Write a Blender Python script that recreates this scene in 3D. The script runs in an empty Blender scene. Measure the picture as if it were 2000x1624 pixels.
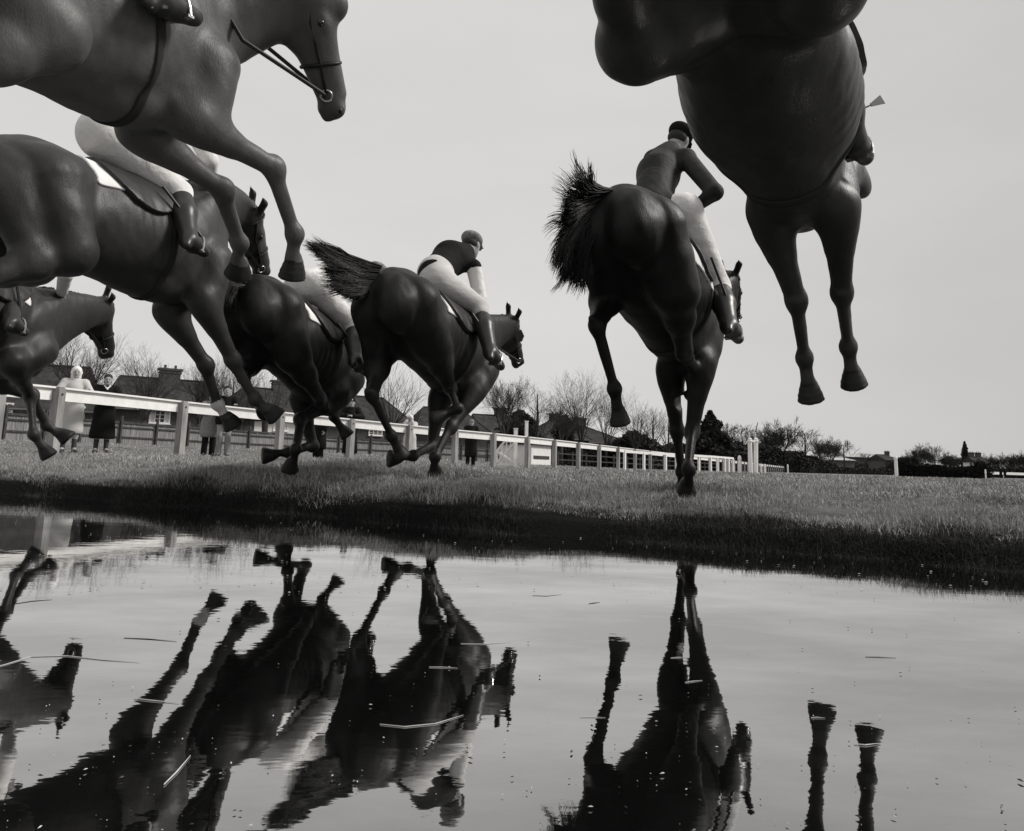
import bpy, bmesh, math, random
import numpy as np
from mathutils import Vector, Matrix
random.seed(7); RNG = np.random.default_rng(11)
scene = bpy.context.scene
COL = scene.collection

# ------------------------------------------------------------------ camera
F, CX, PITCH, ROLL, HC, HOR = 1500.0, 1000.0, math.radians(9.0), math.radians(1.5), 0.39, 908.0
IW, IH = 2000.0, 1624.0
CY = HOR - F*math.tan(PITCH)
_fw = np.array([0, math.cos(PITCH), math.sin(PITCH)])
_up0 = np.array([0, -math.sin(PITCH), math.cos(PITCH)])
_rt0 = np.array([1.0, 0, 0])
_rt = math.cos(ROLL)*_rt0 + math.sin(ROLL)*_up0
_up = -math.sin(ROLL)*_rt0 + math.cos(ROLL)*_up0
CAMP = np.array([0, 0, HC])
def at(x, y, Y):
    """world point seen at photo pixel (x, y) at forward distance Y"""
    r = _fw + _rt*(x-CX)/F - _up*(y-CY)/F
    return CAMP + r*(Y/r[1])
cam_data = bpy.data.cameras.new('camera')
cam = bpy.data.objects.new('camera', cam_data); COL.objects.link(cam)
cam_data.sensor_width = 36.0; cam_data.sensor_fit = 'HORIZONTAL'
cam_data.lens = 36.0*F/IW
cam_data.shift_y = -(IH/2 - CY)/IW
cam_data.shift_x = 0.0
cam_data.clip_start = 0.05; cam_data.clip_end = 6000
M = Matrix(((_rt[0], _up[0], -_fw[0], CAMP[0]), (_rt[1], _up[1], -_fw[1], CAMP[1]), (_rt[2], _up[2], -_fw[2], CAMP[2]), (0, 0, 0, 1)))
cam.matrix_world = M
cam_data.dof.use_dof = False
scene.camera = cam

# ------------------------------------------------------------------ sky, sun, exposure
SUN_EL, SUN_AZ = math.radians(42), math.radians(84)      # azimuth from +Y (ahead) towards +X (right)
w = bpy.data.worlds.new('World'); scene.world = w; w.use_nodes = True
nt = w.node_tree; nt.nodes.clear()
N = nt.nodes.new; L = nt.links.new
out = N('ShaderNodeOutputWorld'); bg = N('ShaderNodeBackground'); L(bg.outputs[0], out.inputs[0])
sky = N('ShaderNodeTexSky'); sky.sky_type = 'NISHITA'; sky.sun_disc = False
sky.sun_elevation = SUN_EL; sky.sun_rotation = SUN_AZ; sky.air_density = 1.0; sky.dust_density = 3.0
bw = N('ShaderNodeRGBToBW'); L(sky.outputs[0], bw.inputs[0])
tc = N('ShaderNodeTexCoord'); sep = N('ShaderNodeSeparateXYZ'); L(tc.outputs['Generated'], sep.inputs[0])
mp = N('ShaderNodeMapping'); mp.inputs['Scale'].default_value = (1.0, 1.0, 3.2); L(tc.outputs['Generated'], mp.inputs[0])
n1 = N('ShaderNodeTexNoise'); n1.inputs['Scale'].default_value = 2.6; n1.inputs['Detail'].default_value = 5; n1.inputs['Roughness'].default_value = 0.5
L(mp.outputs[0], n1.inputs['Vector'])
cr = N('ShaderNodeMapRange'); cr.inputs[1].default_value = 0.35; cr.inputs[2].default_value = 0.70; cr.inputs[3].default_value = 0.95; cr.inputs[4].default_value = 1.02
L(n1.outputs['Fac'], cr.inputs[0])
# overcast deck: the blue sky only shows faintly through an even grey layer of cloud
mixs = N('ShaderNodeMix'); mixs.data_type = 'FLOAT'; mixs.inputs[0].default_value = 0.93
mulb = N('ShaderNodeMath'); mulb.operation = 'MULTIPLY'; mulb.inputs[1].default_value = 1.0; L(bw.outputs[0], mulb.inputs[0])
L(mulb.outputs[0], mixs.inputs[2]); mixs.inputs[3].default_value = 6.95
mul = N('ShaderNodeMath'); mul.operation = 'MULTIPLY'; L(mixs.outputs[0], mul.inputs[0]); L(cr.outputs[0], mul.inputs[1])
# the cloud is thinner and brighter ahead and to the left, heavier to the right
gr = N('ShaderNodeMapRange'); gr.interpolation_type = 'SMOOTHSTEP'; gr.inputs[1].default_value = 0.0; gr.inputs[2].default_value = 0.62; gr.inputs[3].default_value = 1.06; gr.inputs[4].default_value = 0.86
L(sep.outputs[0], gr.inputs[0]); mul2 = N('ShaderNodeMath'); mul2.operation = 'MULTIPLY'; L(mul.outputs[0], mul2.inputs[0]); L(gr.outputs[0], mul2.inputs[1]); mul = mul2
comb = N('ShaderNodeMix'); comb.data_type = 'RGBA'; comb.blend_type = 'MULTIPLY'; comb.inputs[0].default_value = 1.0
L(mul.outputs[0], comb.inputs[6]); comb.inputs[7].default_value = (1.0, 0.985, 0.965, 1)
L(comb.outputs[2], bg.inputs[0]); bg.inputs[1].default_value = 0.10
sd = bpy.data.lights.new('sun', 'SUN'); sd.energy = 3.3; sd.angle = math.radians(14); sd.color = (1.0, 0.97, 0.93)
sun = bpy.data.objects.new('sun', sd); COL.objects.link(sun)
sdir = Vector((math.sin(SUN_AZ)*math.cos(SUN_EL), math.cos(SUN_AZ)*math.cos(SUN_EL), math.sin(SUN_EL)))
sun.rotation_euler = sdir.to_track_quat('Z', 'Y').to_euler(); sun.location = (30, 10, 40)
scene.view_settings.view_transform = 'Standard'; scene.view_settings.look = 'None'
scene.view_settings.exposure = 0.0; scene.view_settings.gamma = 1.0; scene.view_settings.use_curve_mapping = False

# ------------------------------------------------------------------ small helpers
def new_obj(name, mesh, parent=None, mats=()):
    o = bpy.data.objects.new(name, mesh); COL.objects.link(o)
    for m in mats: mesh.materials.append(m)
    if parent is not None: o.parent = parent
    return o
def thing(name, label, cat, loc=(0, 0, 0), group=None):
    o = bpy.data.objects.new(name, None); COL.objects.link(o)
    o.location = loc; o.empty_display_size = 0.2
    tag(o, label, cat, group); return o
def tag(o, label, cat, group=None):
    o['label'] = label; o['category'] = cat
    if group: o['group'] = group
    return o
def kind(o, k): o['kind'] = k; return o
def child(name, verts, faces, parent, mat, smooth=False, fmat=None):
    """verts in WORLD space; stored relative to the parent's location (parents are never rotated)"""
    v = np.asarray(verts, float)
    off = np.zeros(3); q = parent
    while q is not None: off = off+np.array(q.location); q = q.parent
    me = fast_mesh(name, v-off, faces, smooth)
    mats = mat if isinstance(mat, (list, tuple)) else (mat,)
    o = new_obj(name, me, parent, mats)
    if fmat is not None: me.polygons.foreach_set('material_index', np.asarray(fmat, np.int32))
    return o
def fast_mesh(name, v, faces, smooth=False):
    me = bpy.data.meshes.new(name)
    v = np.asarray(v, np.float32)
    if isinstance(faces, np.ndarray):
        n, k = faces.shape
        me.vertices.add(len(v)); me.vertices.foreach_set('co', v.ravel())
        me.loops.add(n*k); me.loops.foreach_set('vertex_index', faces.astype(np.int32).ravel())
        me.polygons.add(n); me.polygons.foreach_set('loop_start', np.arange(0, n*k, k, dtype=np.int32))
        me.polygons.foreach_set('loop_total', np.full(n, k, np.int32))
        me.update(calc_edges=True)
    else:
        me.from_pydata([tuple(map(float, p)) for p in v], [], [tuple(map(int, f)) for f in faces]); me.update()
    if smooth: me.polygons.foreach_set('use_smooth', np.ones(len(me.polygons), bool))
    return me
class MB:
    """mesh collector in world space"""
    def __init__(s): s.v = []; s.f = []
    def add(s, v, f):
        b = len(s.v); s.v += [tuple(p) for p in v]; s.f += [tuple(i+b for i in q) for q in f]
    def box(s, c, d, rot=0.0, tilt=None):
        x, y, z = d[0]/2, d[1]/2, d[2]/2
        pts = [(-x,-y,-z),(x,-y,-z),(x,y,-z),(-x,y,-z),(-x,-y,z),(x,-y,z),(x,y,z),(-x,y,z)]
        m = Matrix.Rotation(rot, 3, 'Z')
        if tilt is not None: m = m @ tilt
        s.add([np.array(m @ Vector(p))+np.array(c) for p in pts], [(0,3,2,1),(4,5,6,7),(0,1,5,4),(1,2,6,5),(2,3,7,6),(3,0,4,7)])
    def beam(s, a, b, w_, h_, up=(0, 0, 1)):
        """square bar from a to b; w_ sideways, h_ along up"""
        a = np.array(a, float); b = np.array(b, float); d = b-a; d /= np.linalg.norm(d)
        u = np.array(up, float); sd_ = np.cross(d, u)
        if np.linalg.norm(sd_) < 1e-6: sd_ = np.cross(d, (1, 0, 0))
        sd_ /= np.linalg.norm(sd_); u = np.cross(sd_, d)
        pts = [p+sd_*sx*w_/2+u*sz*h_/2 for p in (a, b) for sx, sz in ((-1,-1),(1,-1),(1,1),(-1,1))]
        s.add(pts, [(3,2,1,0),(4,5,6,7),(0,1,5,4),(1,2,6,5),(2,3,7,6),(3,0,4,7)])
    def tube(s, pts, r, n=6, cap=True):
        pts = [np.array(p, float) for p in pts]; r = r if hasattr(r, '__len__') else [r]*len(pts)
        ref = np.array([0.31, 0.17, 0.93]); rings = []
        for i, p in enumerate(pts):
            d = pts[min(i+1, len(pts)-1)]-pts[max(i-1, 0)]; d = d/(np.linalg.norm(d)+1e-9)
            a = np.cross(d, ref); a /= np.linalg.norm(a)+1e-9; b = np.cross(d, a)
            rings.append([p+r[i]*(a*math.cos(2*math.pi*k/n)+b*math.sin(2*math.pi*k/n)) for k in range(n)])
        f = []
        for i in range(len(pts)-1):
            for k in range(n): f.append((i*n+k, i*n+(k+1) % n, (i+1)*n+(k+1) % n, (i+1)*n+k))
        if cap: f += [tuple(range(n-1, -1, -1)), tuple(range((len(pts)-1)*n, len(pts)*n))]
        s.add([p for g in rings for p in g], f)
    def lathe(s, prof, c, n=16, axis=None):
        """profile of (radius, height)"""
        m = np.eye(3)
        if axis is not None: m = np.array(Vector(axis).to_track_quat('Z', 'Y').to_matrix())
        v = [np.array(c)+m @ np.array((r*math.cos(2*math.pi*k/n), r*math.sin(2*math.pi*k/n), h)) for r, h in prof for k in range(n)]
        f = [(i*n+k, i*n+(k+1) % n, (i+1)*n+(k+1) % n, (i+1)*n+k) for i in range(len(prof)-1) for k in range(n)]
        f += [tuple(range(n-1, -1, -1)), tuple(range((len(prof)-1)*n, len(prof)*n))]
        s.add(v, f)
    def build(s, name, mat, parent=None, smooth=False): return child(name, s.v, s.f, parent, mat, smooth)

# ------------------------------------------------------------------ materials (a black and white world: greys only)
def mat(name, v, rough=0.7, spec=0.3, noise=None, bump=None, metal=0.0, sheen=0.0, tint=(1.0, 0.985, 0.965), stretch=(1, 1, 1)):
    m = bpy.data.materials.new(name); m.use_nodes = True
    t = m.node_tree; p = t.nodes['Principled BSDF']
    p.inputs['Base Color'].default_value = (v*tint[0], v*tint[1], v*tint[2], 1)
    p.inputs['Roughness'].default_value = rough; p.inputs['Specular IOR Level'].default_value = spec
    p.inputs['Metallic'].default_value = metal
    if sheen: p.inputs['Sheen Weight'].default_value = sheen; p.inputs['Sheen Roughness'].default_value = 0.4
    if noise or bump:
        tc_ = t.nodes.new('ShaderNodeTexCoord'); mp_ = t.nodes.new('ShaderNodeMapping'); mp_.inputs['Scale'].default_value = stretch
        t.links.new(tc_.outputs['Object'], mp_.inputs[0])
    if noise:
        sc_, lo, hi = noise
        n_ = t.nodes.new('ShaderNodeTexNoise'); n_.inputs['Scale'].default_value = sc_; n_.inputs['Detail'].default_value = 6; n_.inputs['Roughness'].default_value = 0.62
        t.links.new(mp_.outputs[0], n_.inputs['Vector'])
        r_ = t.nodes.new('ShaderNodeValToRGB'); e = r_.color_ramp.elements
        e[0].position = 0.30; e[1].position = 0.72
        e[0].color = (v*lo*tint[0], v*lo*tint[1], v*lo*tint[2], 1); e[1].color = (v*hi*tint[0], v*hi*tint[1], v*hi*tint[2], 1)
        t.links.new(n_.outputs['Fac'], r_.inputs[0]); t.links.new(r_.outputs[0], p.inputs['Base Color'])
    if bump:
        bs, st, dist = bump
        n2 = t.nodes.new('ShaderNodeTexNoise'); n2.inputs['Scale'].default_value = bs; n2.inputs['Detail'].default_value = 4
        t.links.new(mp_.outputs[0], n2.inputs['Vector'])
        b_ = t.nodes.new('ShaderNodeBump'); b_.inputs['Strength'].default_value = st; b_.inputs['Distance'].default_value = dist
        t.links.new(n2.outputs['Fac'], b_.inputs['Height']); t.links.new(b_.outputs[0], p.inputs['Normal'])
    return m

# ------------------------------------------------------------------ smooth solids: signed-distance shapes blended and meshed (surface nets)
def nrm(v): v = np.asarray(v, float); return v/(np.linalg.norm(v)+1e-12)
def rc(a, b, ra, rb, k=0.03): return ('rc', np.asarray(a, float), np.asarray(b, float), ra, rb, k)
def el(c, r, A=None, k=0.06): return ('el', np.asarray(c, float), np.asarray(r, float), np.eye(3) if A is None else np.asarray(A, float), 0, k)   # rows of A = the ellipsoid's axes
def cut(p, n, k=0.006, lim=None): return ('cut', np.asarray(p, float), nrm(n), 0, 0, k, lim)
def frame(x, up):
    """rows: x axis, side, up made square"""
    x = nrm(x); s = nrm(np.cross(up, x)); return np.stack([x, s, np.cross(x, s)])
def prim_box(p):
    if p[0] == 'rc': return np.minimum(p[1]-p[3], p[2]-p[4]), np.maximum(p[1]+p[3], p[2]+p[4])
    e = np.sqrt(((p[3].T*p[2])**2).sum(1)); return p[1]-e, p[1]+e
def prim_d(p, X):
    if p[0] == 'rc':
        a, b, r1, r2 = p[1], p[2], p[3], p[4]
        ba = b-a; l2 = ba@ba+1e-12; pa = X-a
        t = np.clip((pa@ba)/l2, 0, 1)
        return np.linalg.norm(pa-t[..., None]*ba, axis=-1)-(r1+(r2-r1)*t)
    q = (X-p[1])@p[3].T
    k0 = np.linalg.norm(q/p[2], axis=-1); k1 = np.linalg.norm(q/p[2]**2, axis=-1)+1e-9
    return k0*(k0-1)/k1
def sdf_mesh(prims, h, R=None, grow=0.0):
    """prims in world space; R rows = grid axes; returns verts (world), quads"""
    R = np.eye(3) if R is None else np.asarray(R)
    Q = []
    for p in prims:
        if p[0] == 'rc': Q.append(('rc', R@p[1], R@p[2], p[3]+grow, p[4]+grow, p[5]))
        elif p[0] == 'el': Q.append(('el', R@p[1], p[2]+grow, p[3]@R.T, 0, p[5]))
        else: Q.append(('cut', R@p[1], R@p[2], 0, 0, p[5], p[6]))
    bs = [prim_box(p) for p in Q if p[0] != 'cut']
    lo = np.min([b[0] for b in bs], 0)-3*h-0.02; hi = np.max([b[1] for b in bs], 0)+3*h+0.02
    n = np.ceil((hi-lo)/h).astype(int)+1
    D = np.full(n, 0.5, np.float32)
    ax = [lo[i]+h*np.arange(n[i]) for i in range(3)]
    for p in Q:
        if p[0] == 'cut':
            r_ = p[6]; b0, b1 = p[1]-r_, p[1]+r_
        else:
            b0, b1 = prim_box(p); m = p[5]+2.5*h; b0 = b0-m; b1 = b1+m
        i0 = np.maximum(np.floor((b0-lo)/h).astype(int), 0); i1 = np.minimum(np.ceil((b1-lo)/h).astype(int)+1, n)
        if (i1 <= i0).any(): continue
        sl = tuple(slice(i0[i], i1[i]) for i in range(3))
        X = np.stack(np.meshgrid(*[ax[i][sl[i]] for i in range(3)], indexing='ij'), -1)
        a = D[sl]; k = p[5]
        if p[0] == 'cut':
            d = ((X-p[1])@p[2]); ok = np.linalg.norm(X-p[1], axis=-1) < p[6]
            D[sl] = np.where(ok, np.maximum(a, d), a)
        else:
            d = prim_d(p, X).astype(np.float32)
            hh = np.clip(0.5+0.5*(a-d)/k, 0, 1)
            D[sl] = a*(1-hh)+d*hh-k*hh*(1-hh)
    return surface_nets(D, lo, h, R)
def surface_nets(D, lo, h, R):
    s = D < 0
    c = [s[i:s.shape[0]-1+i, j:s.shape[1]-1+j, k:s.shape[2]-1+k] for i in (0,1) for j in (0,1) for k in (0,1)]
    cnt = sum(x.astype(np.int8) for x in c); act = (cnt > 0) & (cnt < 8)
    idx = np.argwhere(act); vid = np.full(act.shape, -1, np.int64); vid[act] = np.arange(len(idx))
    corner = {(i,j,k): D[idx[:,0]+i, idx[:,1]+j, idx[:,2]+k] for i in (0,1) for j in (0,1) for k in (0,1)}
    acc = np.zeros((len(idx), 3)); wt = np.zeros(len(idx))
    for a in range(3):
        for u in (0,1):
            for v in (0,1):
                p0 = [0,0,0]; o = [i for i in range(3) if i != a]; p0[o[0]] = u; p0[o[1]] = v
                p1 = list(p0); p1[a] = 1
                d0, d1 = corner[tuple(p0)], corner[tuple(p1)]
                x = (d0 < 0) != (d1 < 0)
                t = np.where(x, d0/np.where(np.abs(d0-d1) < 1e-9, 1, d0-d1), 0)
                pos = np.tile(np.array(p0, float), (len(idx), 1)); pos[:, a] = t
                acc += pos*x[:, None]; wt += x
    V = lo+h*(idx+acc/wt[:, None])
    faces = []
    for a in range(3):
        o = [(a+1) % 3, (a+2) % 3]
        sl0 = [slice(None)]*3; sl1 = [slice(None)]*3
        sl0[a] = slice(0, -1); sl1[a] = slice(1, None)
        x = s[tuple(sl0)] != s[tuple(sl1)]
        e = np.argwhere(x)
        e = e[(e[:, o[0]] > 0) & (e[:, o[1]] > 0) & (e[:, o[0]] < act.shape[o[0]]) & (e[:, o[1]] < act.shape[o[1]])]
        fl = s[tuple(e.T)]
        q = []
        for du, dv in ((-1,-1),(0,-1),(0,0),(-1,0)):
            g = e.copy(); g[:, o[0]] += du; g[:, o[1]] += dv
            q.append(vid[tuple(g.T)])
        q = np.stack(q, 1); q[~fl] = q[~fl][:, ::-1]
        faces.append(q)
    Fq = np.concatenate(faces); Fq = Fq[(Fq >= 0).all(1)]
    return V@R, Fq
def relax(V, Fq, it=2, lam=0.5):
    """a few passes of Laplacian smoothing"""
    e = np.concatenate([Fq[:, [i, (i+1) % 4]] for i in range(4)])
    for _ in range(it):
        acc = np.zeros_like(V); n = np.zeros(len(V))
        np.add.at(acc, e[:, 0], V[e[:, 1]]); np.add.at(n, e[:, 0], 1)
        np.add.at(acc, e[:, 1], V[e[:, 0]]); np.add.at(n, e[:, 1], 1)
        V = V+(acc/np.maximum(n, 1)[:, None]-V)*lam
    return V

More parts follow.
